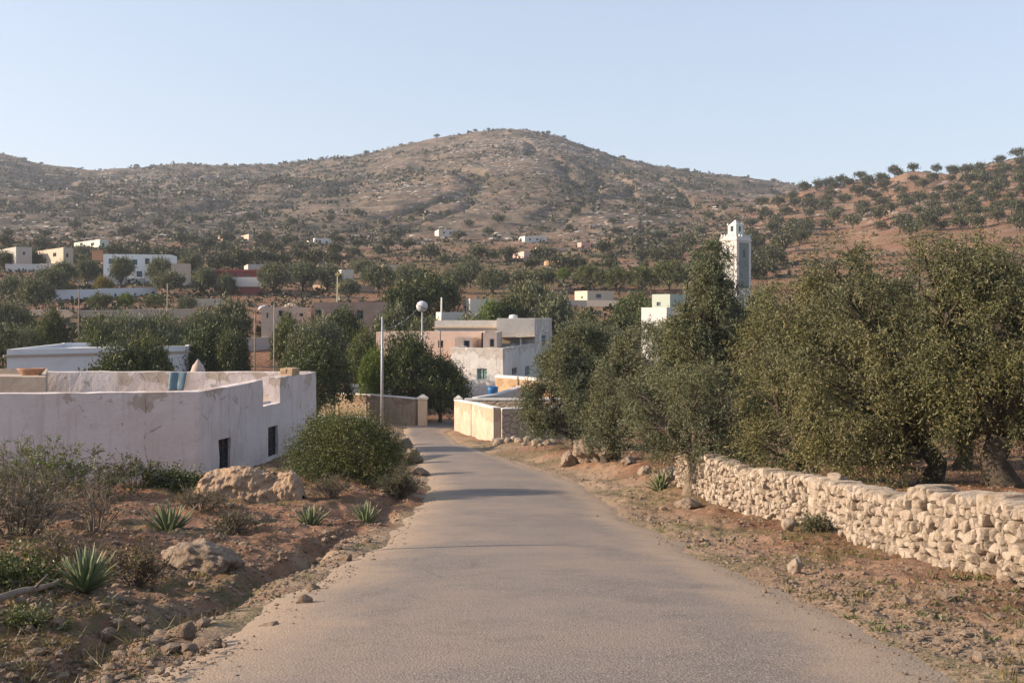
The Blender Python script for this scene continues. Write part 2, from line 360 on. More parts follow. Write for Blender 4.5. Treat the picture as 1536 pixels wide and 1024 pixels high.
def ground_mat():
    m, nt, b, out = newmat('dry_soil'); k = NT(nt); p = k.pos()
    a = k.n('ShaderNodeAttribute', attribute_name='zone'); sp = k.n('ShaderNodeSeparateColor'); k.L(a.outputs['Color'], sp.inputs[0])
    grav, red, weed, hill = sp.outputs[0], sp.outputs[1], sp.outputs[2], a.outputs['Alpha']
    fine = k.noise(p, 22, 5, .75); mid = k.noise(p, 2.2, 5, .65); big = k.noise(p, .05, 5, .6)
    soil = k.mix(k.ramp(mid, .35, .68), (.165,.090,.055), (.262,.158,.106))
    soil = k.mix(k.math('MULTIPLY', red, .75), soil, k.mix(k.ramp(mid, .3, .7), (.155,.074,.043), (.235,.125,.079)))
    peb = k.vor(p, 26, 'F1', 'Color'); ps = k.n('ShaderNodeSeparateColor'); k.L(peb, ps.inputs[0])
    gcol = k.mix(ps.outputs[0], (.235,.165,.11), (.36,.27,.19))
    gcol = k.mix(k.ramp(fine, .4, .65), gcol, (.285,.21,.145))
    c = k.mix(grav, soil, gcol)
    c = k.mix(k.math('MULTIPLY', k.math('MULTIPLY', weed, k.ramp(k.noise(p, 7, 4, .7), .38, .56)), .75), c, (.088,.09,.038))
    c = k.mix(k.math('MULTIPLY', k.ramp(fine, .5, .72), .55), c, k.mix(.5, c, (.09,.06,.04)))
    # hillside: pink-grey earth, limestone bands along the terraces, scrub-dark hollows
    h1 = k.noise(k.pos((1, 1, 2)), .035, 6, .65, .4); h2 = k.noise(k.pos((.25, .25, 3.2)), .14, 5, .65, .6); h3 = k.noise(p, .22, 5, .7)
    hc = k.mix(k.ramp(h1, .40, .60), (.076,.063,.047), (.178,.127,.094))
    hc = k.mix(k.math('MULTIPLY', k.ramp(h2, .53, .66), .70), hc, (.26,.215,.18))
    hc = k.mix(k.math('MULTIPLY', k.ramp(h3, .47, .60), .7), hc, (.058,.055,.036))
    hc = k.mix(k.math('MULTIPLY', k.ramp(big, .48, .62), .4), hc, (.12,.10,.075))
    ysep = k.n('ShaderNodeSeparateXYZ'); k.L(p, ysep.inputs[0])
    c = k.mix(k.math('MULTIPLY', k.math('MULTIPLY', k.ramp(h2, .50, .62), k.ramp(ysep.outputs[1], 190, 280)), .65), c, (.265,.195,.145))
    c = k.mix(k.math('MULTIPLY', k.math('MULTIPLY', k.ramp(h3, .52, .64), k.ramp(ysep.outputs[1], 110, 200)), .6), c, (.085,.078,.045))
    c = k.mix(hill, c, hc)
    k.L(c, b.inputs['Base Color']); b.inputs['Specular IOR Level'].default_value = .1
    n1 = k.bump(k.noise(p, 11, 6, .7), .8, .05); n2 = k.bump(k.vor(p, 30, 'F1'), .35, .02, n1)
    n3 = k.bump(k.noise(p, .3, 6, .7), .7, .9, n2)
    mx = k.n('ShaderNodeMix', data_type='VECTOR'); 
    dist = k.n('ShaderNodeSeparateXYZ'); k.L(k.pos(), dist.inputs[0])
    k.set(mx.inputs[0], k.ramp(dist.outputs[1], 60, 140)); k.L(n2, mx.inputs[4]); k.L(n3, mx.inputs[5])
    k.L(mx.outputs[1], b.inputs['Normal'])
    return m
def build_road():
    nw = 25; V = []; UV = []
    pts = []
    for i in range(len(ROAD)-1):
        (l0, r0), (l1, r1) = ROAD[i], ROAD[i+1]
        for t in (0, .5): pts.append((np.array(l0)*(1-t)+np.array(l1)*t, np.array(r0)*(1-t)+np.array(r1)*t))
    L = np.array([p[0] for p in pts]); R = np.array([p[1] for p in pts])
    w = np.linspace(-.10, 1.10, nw)
    # broken, ragged edges
    e = L[:, 1]; far = 1-.6*sstep(20, 50, e)
    L = L+np.stack([far*(.30*fbm(e/1.6, e*0+3, 4, 45, .6)-.05), e*0], 1); R = R+np.stack([far*(.42*fbm(e/1.8, e*0+8, 4, 46, .6)+.05), e*0], 1)
    P = L[:, None]+(R-L)[:, None]*w[None, :, None]
    X = P[..., 0].ravel(); Y = P[..., 1].ravel(); a = np.tile(np.abs(w-.5)*2, len(L))
    Z = ground(X, Y, False)+.05*(1-a**2)-.16*np.clip(a-.93, 0, 1)**1.0*2.0+.012*fbm(X/1.8, Y/1.8, 3, 41)
    nr = len(L); i = np.arange(nr-1)[:, None]*nw+np.arange(nw-1)[None]
    Q = np.stack([i, i+1, i+nw+1, i+nw], -1).reshape(-1, 4)
    m, nt, b, out = newmat('worn_asphalt'); k = NT(nt); p = k.pos()
    at = k.n('ShaderNodeAttribute', attribute_name='edge')
    big = k.noise(p, .5, 4, .6, .5); sp = k.noise(p, 90, 3, .7); v = k.vor(p, 75, 'F1', 'Color'); vs = k.n('ShaderNodeSeparateColor'); k.L(v, vs.inputs[0])
    lon = k.noise(k.pos((1.3, .12, 1)), 1.0, 4, .6)
    c = k.mix(vs.outputs[0], (.165,.137,.118), (.235,.198,.172))
    c = k.mix(k.math('MULTIPLY', k.ramp(sp, .5, .62), .75), c, (.066,.057,.051)); s2 = k.noise(p, 42, 4, .7); c = k.mix(k.math('MULTIPLY', k.ramp(s2, .54, .64), .65), c, (.37,.315,.275)); c = k.mix(k.math('MULTIPLY', k.ramp(s2, .45, .36), .65), c, (.07,.06,.053))
    c = k.mix(k.math('MULTIPLY', k.ramp(big, .42, .62), .65), c, (.25,.193,.155))
    pat = k.noise(p, 1.1, 6, .72); c = k.mix(k.math('MULTIPLY', k.ramp(pat, .50, .64), .38), c, (.125,.107,.095))
    gr = k.noise(p, 14, 5, .75); c = k.mix(k.math('MULTIPLY', k.ramp(gr, .56, .72), .45), c, (.30,.25,.21)); c = k.mix(k.math('MULTIPLY', k.ramp(gr, .44, .30), .5), c, (.10,.086,.076))
    ck = k.math('MULTIPLY', k.ramp(k.math('ADD', k.vor(k.pos((.7, .45, .6)), .8, 'DISTANCE_TO_EDGE'), k.math('MULTIPLY', k.math('SUBTRACT', k.noise(p, 5, 5, .7), .5), .07)), .012, .003), k.ramp(big, .5, .42)); c = k.mix(k.math('MULTIPLY', ck, .22), c, (.07,.055,.045))
    c = k.mix(k.math('MULTIPLY', k.ramp(lon, .5, .68), .5), c, (.19,.163,.143))
    d = k.math('ADD', at.outputs['Fac'], k.math('MULTIPLY', k.math('SUBTRACT', k.noise(p, 1.4, 5, .65), .5), .55))
    c = k.mix(k.math('MULTIPLY', k.ramp(d, .54, .95), .92), c, k.mix(vs.outputs[1], (.265,.19,.13), (.36,.275,.20)))
    k.L(c, b.inputs['Base Color']); b.inputs['Roughness'].default_value = .85; b.inputs['Specular IOR Level'].default_value = .3
    k.L(k.bump(k.vor(p, 60, 'F1'), .5, .008, k.bump(k.noise(p, 24, 5, .75), .35, .012)), b.inputs['Normal'])
    me = mk('road', np.stack([X, Y, Z], 1), Q, mats=[m], smooth=True)
    e = me.attributes.new('edge', 'FLOAT', 'POINT'); e.data.foreach_set('value', a.astype(np.float32))
    return tag(ob('road', me), kind='structure')
# ------------------------------------------------------------------ leaves, sprays, crowns
def leaf_quads(rng, P, D, L, Wd):
    D = norm(D); n = norm(rng.normal(size=D.shape)); S = norm(np.cross(D, n)); L = L[:, None]; Wd = Wd[:, None]
    a = P; b = P+D*L*.45+S*Wd*.5; c = P+D*L; d = P+D*L*.45-S*Wd*.5
    return np.stack([a, b, c, d], 1).reshape(-1, 3)
def spray(rng, B, D, length, k, ll, lw, droop=.25):
    T = len(B); t = np.linspace(.15, 1, k)[None, :, None]; ln = length[:, None, None]
    P = B[:, None]+D[:, None]*ln*t; P[..., 2] -= droop*(ln*t)[..., 0]**2
    P = P+rng.normal(size=P.shape)*ll*.25
    d = D[:, None]*.55+rng.normal(size=P.shape)*.65; d[..., 2] -= droop*.5
    N = T*k
    return leaf_quads(rng, P.reshape(-1, 3), d.reshape(-1, 3), ll*rng.uniform(.6, 1.25, N), lw*rng.uniform(.7, 1.25, N))
def clumps_of(rng, blobs, n, low=-.55, shell=(.66, 1.06)):
    b = np.asarray(blobs, float); ar = (b[:, 3]*b[:, 4]+b[:, 3]*b[:, 5]+b[:, 4]*b[:, 5]); pr = ar/ar.sum()
    i = rng.choice(len(b), n, p=pr); d = norm(rng.normal(size=(n, 3))); d[:, 2] = np.where(d[:, 2] < low, -d[:, 2]*.5, d[:, 2]); d = norm(d)
    r = rng.uniform(*shell, n)[:, None]
    C = b[i, :3]+d*b[i, 3:6]*r
    # drop clumps lying well inside another blob
    keep = np.ones(n, bool)
    for q in range(len(b)):
        e = np.linalg.norm((C-b[q, :3])/b[q, 3:6], axis=1); keep &= ~((e < .62) & (i != q))
    return C[keep], d[keep], i[keep]
def crown_mesh(name, rng, blobs, nclump, rc, nt, k, ll, lw, mat, droop=.25, gap=.0, up=.25, tl=(.6, 1.3)):
    C, d, i = clumps_of(rng, blobs, nclump)
    if gap > 0:
        s = 1.1/max(.4, np.mean(np.asarray(blobs)[:, 3])); nz = .62*vnoise(C[:, 0]*s*1.5+C[:, 2]*s*.8, C[:, 1]*s*1.5-C[:, 2]*s*.6, 7)+.55*vnoise(C[:, 0]*s*.75-C[:, 1]*s*.3, C[:, 2]*s*.5+C[:, 1]*s*.5, 8)
        kp = nz > -.5+gap; C, d, i = C[kp], d[kp], i[kp]
    sz = rng.uniform(.5, 1.6, len(C))
    B = np.repeat(C, nt, 0); dd = np.repeat(d, nt, 0); s = np.repeat(sz, nt)
    D = norm(dd*.75+rng.normal(size=B.shape)*.75+np.array([0, 0, up]))
    B = B+rng.normal(size=B.shape)*rc*.32*s[:, None]
    V = spray(rng, B, D, rc*rng.uniform(*tl, len(B))*s, k, ll, lw, droop)
    return mk(name, V, np.arange(len(V)).reshape(-1, 4), mats=[mat]), C, i
def limbs(mb, rng, base, blobs, C, ci, r0, lean=None, nbr=60, sides=7, forks=None):
    """tapered trunk that forks low, one limb to each blob, thinner branches to the clumps"""
    base = np.asarray(base, float); b = np.asarray(blobs, float); top = b[:, 2].mean()
    fz = base[2]+(forks if forks else (top-base[2])*.28)
    cx = base[:2]+(b[:, :2].mean(0)-base[:2])*.15
    fork = np.array([cx[0], cx[1], fz])
    mid = (base+fork)/2+np.array([rng.normal()*r0*.6, rng.normal()*r0*.6, 0])
    mb.tube([base-[0, 0, .5*r0*3], base+[0, 0, r0*.2], mid, fork], [r0*1.9, r0*1.35, r0*.95, r0*.9], sides+3)
    for q in range(len(b)):
        c = b[q, :3]; st = fork if q % 3 else mid+(fork-mid)*rng.uniform(.3, .9)
        m1 = st+(c-st)*.4+np.array([rng.normal()*.6, rng.normal()*.6, .3])*.10*np.linalg.norm(c-st)
        m2 = st+(c-st)*.75+rng.normal(size=3)*.08*np.linalg.norm(c-st)
        pl = np.array([st, m1, m2, c]); rr = r0*.62
        mb.tube(pl, [rr, rr*.7, rr*.45, rr*.2], sides)
        idx = np.where(ci == q)[0]
        for e in rng.choice(idx, min(len(idx), max(2, nbr//len(b))), replace=False) if len(idx) else []:
            s = pl[rng.integers(1, 3)]*.5+pl[rng.integers(2, 4)]*.5; w = s+(C[e]-s)*.55+rng.normal(size=3)*.12*np.linalg.norm(C[e]-s)
            mb.tube([s, w, C[e]], [rr*.26, rr*.15, rr*.05], 4, cap=False)

# crowns of the village trees, each kind built a few times at unit size and copied
def lobes(rng, n, flat_=.75, spread=.55):
    L = [(0, 0, .62, .42, .42, .34)]
    for q in range(n):
        a = q*2*math.pi/n+rng.uniform(-.4, .4); r = spread*rng.uniform(.75, 1.1)
        s = rng.uniform(.24, .38); L.append((r*math.cos(a)*.95, r*math.sin(a)*.95, rng.uniform(.46, .74), s, s, s*flat_))
    return L
PROTO = {}
def proto(kind, var, detail, mat, dens=1.0):
    key = (kind, var, detail)
    if key in PROTO: return PROTO[key]
    rng = np.random.default_rng(abs(hash((kind, var, detail))) % 9999 if False else (sum(map(ord, kind))*31+var*7+detail*101))
    n, nt, k, ll, lw, rc = {3: (420, 11, 8, .065, .020, .15), 2: (230, 9, 6, .085, .033, .17), 1: (70, 6, 4, .17, .085, .22)}[detail]
    B = lobes(rng, 8 if kind != 'round' else 5)
    if kind == 'round': B = [(x*.75, y*.75, z*.85, a*1.15, b*1.15, c*1.5) for x, y, z, a, b, c in B]
    me, C, i = crown_mesh('crown', rng, B, int(n*dens), rc, nt, k, ll, lw, mat, .2, .26)
    Vn = np.empty(len(me.vertices)*3, np.float32); me.vertices.foreach_get('co', Vn); Vn = Vn.reshape(-1, 3)
    kr = 1/np.percentile(np.hypot(Vn[:, 0], Vn[:, 1]), 97); kz = 1/np.percentile(Vn[:, 2], 98.5); sc_ = np.array([kr, kr, kz], np.float32)
    me.vertices.foreach_set('co', (Vn*sc_).ravel()); me.update(); C = C*sc_; B = [(x*kr, y*kr, z*kz, a*kr, b*kr, c*kz) for x, y, z, a, b, c in B]
    tr = MB(); limbs(tr, rng, (rng.uniform(-.06, .06), 0, 0), B, C, i, .055, nbr=24 if detail > 1 else 6, sides=5, forks=.2)
    tm = tr.mesh('trunk', [M['bark']], True)
    if detail == 1:                       # too small to show parts: one mesh, two materials
        V1 = np.empty(len(me.vertices)*3); me.vertices.foreach_get('co', V1); V1 = V1.reshape(-1, 3)
        mb = MB(); mb.add(V1, np.arange(len(V1)).reshape(-1, 4), m=0)
        mb.add(np.vstack(tr.V), np.vstack(tr.Q), np.vstack(tr.T), m=1)
        PROTO[key] = mb.mesh('olive_tree', [mat, M['bark']]); return PROTO[key]
    PROTO[key] = (me, tm); return PROTO[key]
NAMES = {'olive': ('olive_tree', 'olive tree', M['olive']), 'dark': ('carob_tree', 'carob tree', M['dark']), 'green': ('broadleaf_tree', 'tree', M['green']),
         'bright': ('young_tree', 'tree', M['bright']), 'yellow': ('almond_tree', 'almond tree', M['yellow'])}
_tn = [0]
def village_tree(px, top, w, kind, label, base=None, Y=None, shape=None, group=None, detail=None):
    if Y is None: X, Y = hit(px, base, 58, 480)
    X = W(px, Y); z = g1(X, Y); h = max(1.2, ZP(top, Y)-z); r = w/F*Y/2
    nm, cat, mat = NAMES[kind]; _tn[0] += 1
    sh = shape or ('round' if kind in ('dark', 'bright', 'green') else 'olive')
    d = detail or (3 if Y < 100 else 2)
    me, tm = proto(sh if sh == 'olive' else 'round', _tn[0] % 4, d, mat) if (sh, kind) in (('olive', 'olive'), ('round', 'dark')) else proto_mat(sh, _tn[0] % 4, d, mat)
    t = root(nm, (X, Y, z-.05), label, cat, group)
    t.rotation_euler = (0, 0, _tn[0]*2.399); t.scale = (r*.93, r*.93, h)
    ob('trunk', tm, t); ob('crown', me, t)
    return t
def proto_mat(sh, var, d, mat):           # same crown shape, other leaves
    key = (sh, var, d, mat.name)
    if key not in PROTO:
        base = proto(sh, var, d, M['olive'] if sh == 'olive' else M['dark'])
        me = base[0].copy(); me.materials.clear(); me.materials.append(mat); PROTO[key] = (me, base[1])
    return PROTO[key]

def big_tree(name, label, cat, px, Y, blobs, mat, seed, trunk_px=None, r0=.2, base_py=None, dens=1.0, leaf=(.074, .0185), droop=.8, gap=.36, forks=None, stems=1, group=None, bark='bark'):
    """a large tree near the camera: blobs are (px, py, half-width, half-height in photograph pixels, metres nearer or farther)"""
    rng = np.random.default_rng(seed); X = W(trunk_px or px, Y); z = g1(X, Y)
    B = []
    for (bx, by, rx, rz, dyy) in blobs:
        y = Y+dyy; m = y/F; B.append((W(bx, y)-X, dyy, ZP(by, y)-z, rx*m, (rx+rz)/2*m*1.05, rz*m))
    area = sum(4*math.pi*(a*b+a*c+b*c)/3 for *_, a, b, c in B)
    rc = .34; n = int(area/(rc*rc)*.95*dens)
    me, C, i = crown_mesh('crown', rng, B, n, rc, 14, 16, leaf[0], leaf[1], mat, droop, gap, .0, (.6, 1.8))
    t = root(name, (X, Y, z), label, cat, group)
    ob('crown', me, t)
    for s in range(stems):
        mb = MB(); sub = [q for q in range(len(B)) if q % stems == s] or [0]
        Bs = [B[q] for q in sub]; Cs, cs = [], []
        for qi, q in enumerate(sub):
            e = np.where(i == q)[0]; Cs.append(C[e]); cs += [qi]*len(e)
        off = (s-(stems-1)/2)*r0*2.3
        limbs(mb, rng, (off, rng.uniform(-.1, .1), -.05), Bs, np.vstack(Cs), np.array(cs), r0, nbr=110, sides=8, forks=forks)
        ob('trunk', mb.mesh('trunk', [M[bark]], True), t)
    return t
def bush(name, label, cat, px, Y, blobs, mat, seed, dens=1.0, leaf=(.05, .022), rc=.22, gap=.12, up=.35, droop=.1, twig=True):
    rng = np.random.default_rng(seed); X = W(px, Y); z = g1(X, Y); B = []
    for (bx, by, rx, rz, dyy) in blobs:
        y = Y+dyy; m = y/F; B.append((W(bx, y)-X, dyy, ZP(by, y)-z, rx*m, (rx+rz)/2*m, rz*m))
    area = sum(4*math.pi*(a*b+a*c+b*c)/3 for *_, a, b, c in B)
    me, C, i = crown_mesh('foliage', rng, B, int(area/(rc*rc)*1.1*dens), rc, 10, 10, leaf[0], leaf[1], mat, droop, gap, up, (.5, 1.9))
    t = root(name, (X, Y, z), label, cat); ob('foliage', me, t)
    mb = MB()
    for e in rng.choice(len(C), min(len(C), 60), replace=False):
        s = np.array([C[e][0]*.25+rng.normal()*.08, C[e][1]*.25+rng.normal()*.08, -.1]); w = s+(C[e]-s)*.5+rng.normal(size=3)*.08
        mb.tube([s, w, C[e]], [.022, .014, .005], 4, cap=False)
    ob('stems', mb.mesh('stems', [M['twig']], True), t); return t
def scrub(name, label, px, Y, wpx, hpx, seed, mat=None, nst=34, leaves=.5, col='twig', leafs=(.035, .018)):
    """an open thorny shrub: branching twigs with few leaves"""
    rng = np.random.default_rng(seed); X = W(px, Y); z = g1(X, Y); r = wpx/F*Y/2; h = hpx/F*Y
    mb = MB(); PB = []; PD = []
    for _ in range(nst):
        a = rng.uniform(0, 6.283); e = rng.uniform(.1, 1)**.7; L = rng.uniform(.4, 1.05)
        tip = np.array([math.cos(a)*r*e, math.sin(a)*r*e*.8, h*L*(1.05-.55*e*e)]); b = np.array([math.cos(a), math.sin(a), 0])*r*.12
        w = b+(tip-b)*.5+np.array([0, 0, h*.12])+rng.normal(size=3)*r*.1
        mb.tube([b-[0, 0, .08], w, tip], [.013, .009, .003], 4, cap=False)
        for _ in range(7):
            t = rng.uniform(.3, 1); s = (w if t < .6 else tip)*.6+(b+(tip-b)*t)*.4
            d = norm(norm(tip-b)*.6+rng.normal(size=3)*.6+np.array([0, 0, .2])); l = rng.uniform(.15, .4)*(.5+h*.5)
            mb.tube([s, s+d*l*.5+rng.normal(size=3)*.03, s+d*l], [.006, .004, .0015], 3, cap=False)
            PB.append(s); PD.append((d, l))
            for _ in range(3):
                s2 = s+d*l*rng.uniform(.3, .9); d2 = norm(d+rng.normal(size=3)*.8); l2 = l*.5
                mb.tube([s2, s2+d2*l2], [.004, .0015], 3, cap=False); PB.append(s2); PD.append((d2, l2))
    t = root(name, (X, Y, z), label, 'shrub'); ob('twigs', mb.mesh('twigs', [M[col]], True), t)
    if mat is not None:
        sel = rng.random(len(PB)) < leaves; B = np.array(PB)[sel]; D = np.array([d for d, _ in PD])[sel]; L = np.array([l for _, l in PD])[sel]
        V = spray(rng, B, D, L, 9, leafs[0], leafs[1], .05)
        ob('leaves', mk('leaves', V, np.arange(len(V)).reshape(-1, 4), mats=[mat]), t)
    return t
def agave_mat():
    m, nt, b, out = newmat('agave_skin'); k = NT(nt); at = k.n('ShaderNodeAttribute', attribute_name='t'); g = k.n('ShaderNodeNewGeometry')
    c = k.mix(g.outputs['Random Per Island'], (.095,.125,.060), (.19,.22,.115))
    c = k.mix(k.ramp(at.outputs['Fac'], .62, .5) if False else k.ramp(at.outputs['Fac'], .72, .98), c, (.38,.38,.24))
    k.L(c, b.inputs['Base Color']); b.inputs['Roughness'].default_value = .5; return m
def agave(px, py, hpx, seed, label, n=46, dry=2):
    X, Y = hit(px, py, 4, 60); z = g1(X, Y); R = hpx/F*Y*1.05; rng = np.random.default_rng(seed)
    if 'agave' not in M: M['agave'] = agave_mat()
    V = []; Q = []; TT_ = []; off = 0
    for q in range(n):
        a = q*2.39996+rng.uniform(-.2, .2); el = math.radians(16+70*(q/n)**.75+rng.uniform(-7, 7)); L = R*rng.uniform(.78, 1.05); w = R*.056*rng.uniform(.85, 1.15)
        ts = np.linspace(0, 1, 7); wd = w*np.array([.75, 1, 1.0, .85, .62, .35, .02])
        bend = rng.uniform(-.10, .16)
        c = np.stack([np.cos(el+bend*ts)*ts*L, np.zeros(7), np.sin(el-bend*ts)*ts*L], 1)
        up = np.stack([-np.sin(el)*np.ones(7), np.zeros(7), np.cos(el)*np.ones(7)], 1); sd = np.array([0, 1, 0])
        P = np.stack([c+sd*wd[:, None]+up*wd[:, None]*.45, c, c-sd*wd[:, None]+up*wd[:, None]*.45, c-up*(wd*.55)[:, None]], 1)
        P = rotz(P.reshape(-1, 3), a)+np.array([math.cos(a), math.sin(a), 0])*R*.03
        i = np.arange(6)[:, None]*4; j = np.arange(4)[None]; j2 = (j+1) % 4
        Q.append((np.stack([i+j, i+j2, i+4+j2, i+4+j], -1).reshape(-1, 4))+off); V.append(P); TT_.append(np.repeat(ts, 4)); off += 28
    me = mk('agave', np.vstack(V), np.vstack(Q), mats=[M['agave']], smooth=False)
    e = me.attributes.new('t', 'FLOAT', 'POINT'); e.data.foreach_set('value', np.concatenate(TT_).astype(np.float32))
    return tag(ob('agave', me, None, (X, Y, z-.02)), label, 'agave')

# ------------------------------------------------------------------ stone
def dry_wall(label, name, path, base_off, hts, seed, course=.145, sw=.128, group=None, parts=True):
    """a wall of separately shaped field stones laid in courses along a path of (x, y); hts = height at each point"""
    rng = np.random.default_rng(seed); path = np.array(path, float); seg = np.linalg.norm(np.diff(path, axis=0), axis=1); cum = np.concatenate([[0], np.cumsum(seg)])
    x0, y0 = path[0]; z0 = g1(x0, y0); t = root(name, (x0, y0, z0), label, 'wall', group)
    at = lambda s: np.array([np.interp(s, cum, path[:, 0]), np.interp(s, cum, path[:, 1])])
    mb = MB(); cap = MB(); Ltot = cum[-1]
    def stone(tgt, s, zc, l, hgt, dep, out):
        p = at(s); d = norm((at(min(s+.2, Ltot))-at(max(s-.2, 0)))); nrm = np.array([d[1], -d[0]])*out
        V, T = rock(rng, (l*.525, dep*.5, hgt*.525), 3, rng.uniform(.25, .46), 5, .05, .09)
        V = V@np.array(Matrix.Rotation(rng.uniform(-.09, .09), 3, 'Y')).T
        R = np.array([[d[0], -d[1], 0], [d[1], d[0], 0], [0, 0, 1]]); V = V@R.T
        po = .1+rng.normal()*.022; c = np.array([p[0]+nrm[0]*po, p[1]+nrm[1]*po, 0])-np.array([x0, y0, 0]); c[2] = zc-z0
        tgt.add(V+c, T=T)
    s = 0
    # core that fills the joints
    n = int(Ltot/.4)+2
    ss = np.linspace(0, Ltot, n); C = np.array([at(q) for q in ss]); hb = np.interp(ss, cum, hts); zb = np.array([g1(*c) for c in C])
    d = np.gradient(C, axis=0); d = norm(d); nn = np.stack([d[:, 1], -d[:, 0]], 1)
    core = MB(); A = []
    for sgn, zz in ((1, -.3), (1, 0), (-1, 0), (-1, -.3)):
        A.append(np.column_stack([C+nn*sgn*.13, zb+(hb-.1 if zz == 0 else zz)]))
    A = np.stack(A, 1); i = np.arange(n-1)[:, None]*4; j = np.arange(4)[None]; j2 = (j+1) % 4
    core.add(A.reshape(-1, 3)-np.array([x0, y0, z0]), np.vstack([np.stack([i+j, i+j2, i+4+j2, i+4+j], -1).reshape(-1, 4), [[0, 1, 2, 3]], [[n*4-1, n*4-2, n*4-3, n*4-4]]]))
    ob('fill', core.mesh('fill', [M['core']]), t)
    hmax = max(hts); lev = 0; z = -.05
    while z < hmax-.16:
        s = rng.uniform(0, .1); ch = course*rng.uniform(.85, 1.15)
        while s < Ltot:
            l = sw*rng.choice([.5, .75, 1, 1.25, 1.7], p=[.22, .3, .25, .15, .08]); sc = s+l/2; h = np.interp(sc, cum, hts)
            if sc > Ltot: break
            zg = g1(*at(sc))
            if z+ch*.5 < h-.12:
                stone(mb, sc, zg+z+ch/2+rng.normal()*.010, l, ch*rng.uniform(.82, 1.05), .34*rng.uniform(.8, 1.2), 1)
                if rng.random() < .6: stone(mb, sc, zg+z+ch/2, l*1.5, ch, .25, -1)
            s += l*.97
        z += ch*.94
    s = 0.1
    while s < Ltot:
        l = sw*rng.uniform(.7, 1.5); sc = s+l/2
        if sc > Ltot: break
        h = np.interp(sc, cum, hts); stone(cap, sc, g1(*at(sc))+h-.08+rng.normal()*.008, l, .185*rng.uniform(.88, 1.1), .52, .15); s += l*.96
    ob('stone_courses', mb.mesh('stone_courses', [M['lime']]), t); ob('capstones', cap.mesh('capstones', [M['lime']]), t)
    return t
def boulder(name, label, px, py, wpx, hpx, seed, mat='rock', dep=.8, sink=.25, cat='rock', sub=4, rot=None, Y=None, group=None):
    if Y is None: X, Y = hit(px, py, 4, 70)
    else: X = W(px, Y)
    z = g1(X, Y); w = wpx/F*Y/2; h = hpx/F*Y
    rng = np.random.default_rng(seed); V, T = rock(rng, (w, w*dep, h*.62), sub+(1 if w > .25 else 0), .8, 16, .08, .26)
    V = rotz(V, rng.uniform(-.3, .3) if rot is None else rot); V[:, 2] += h*.62-h*sink
    return tag(ob(name, mk(name, V, T=T, mats=[M[mat]], smooth=True), None, (X, Y, z)), label, cat, group)
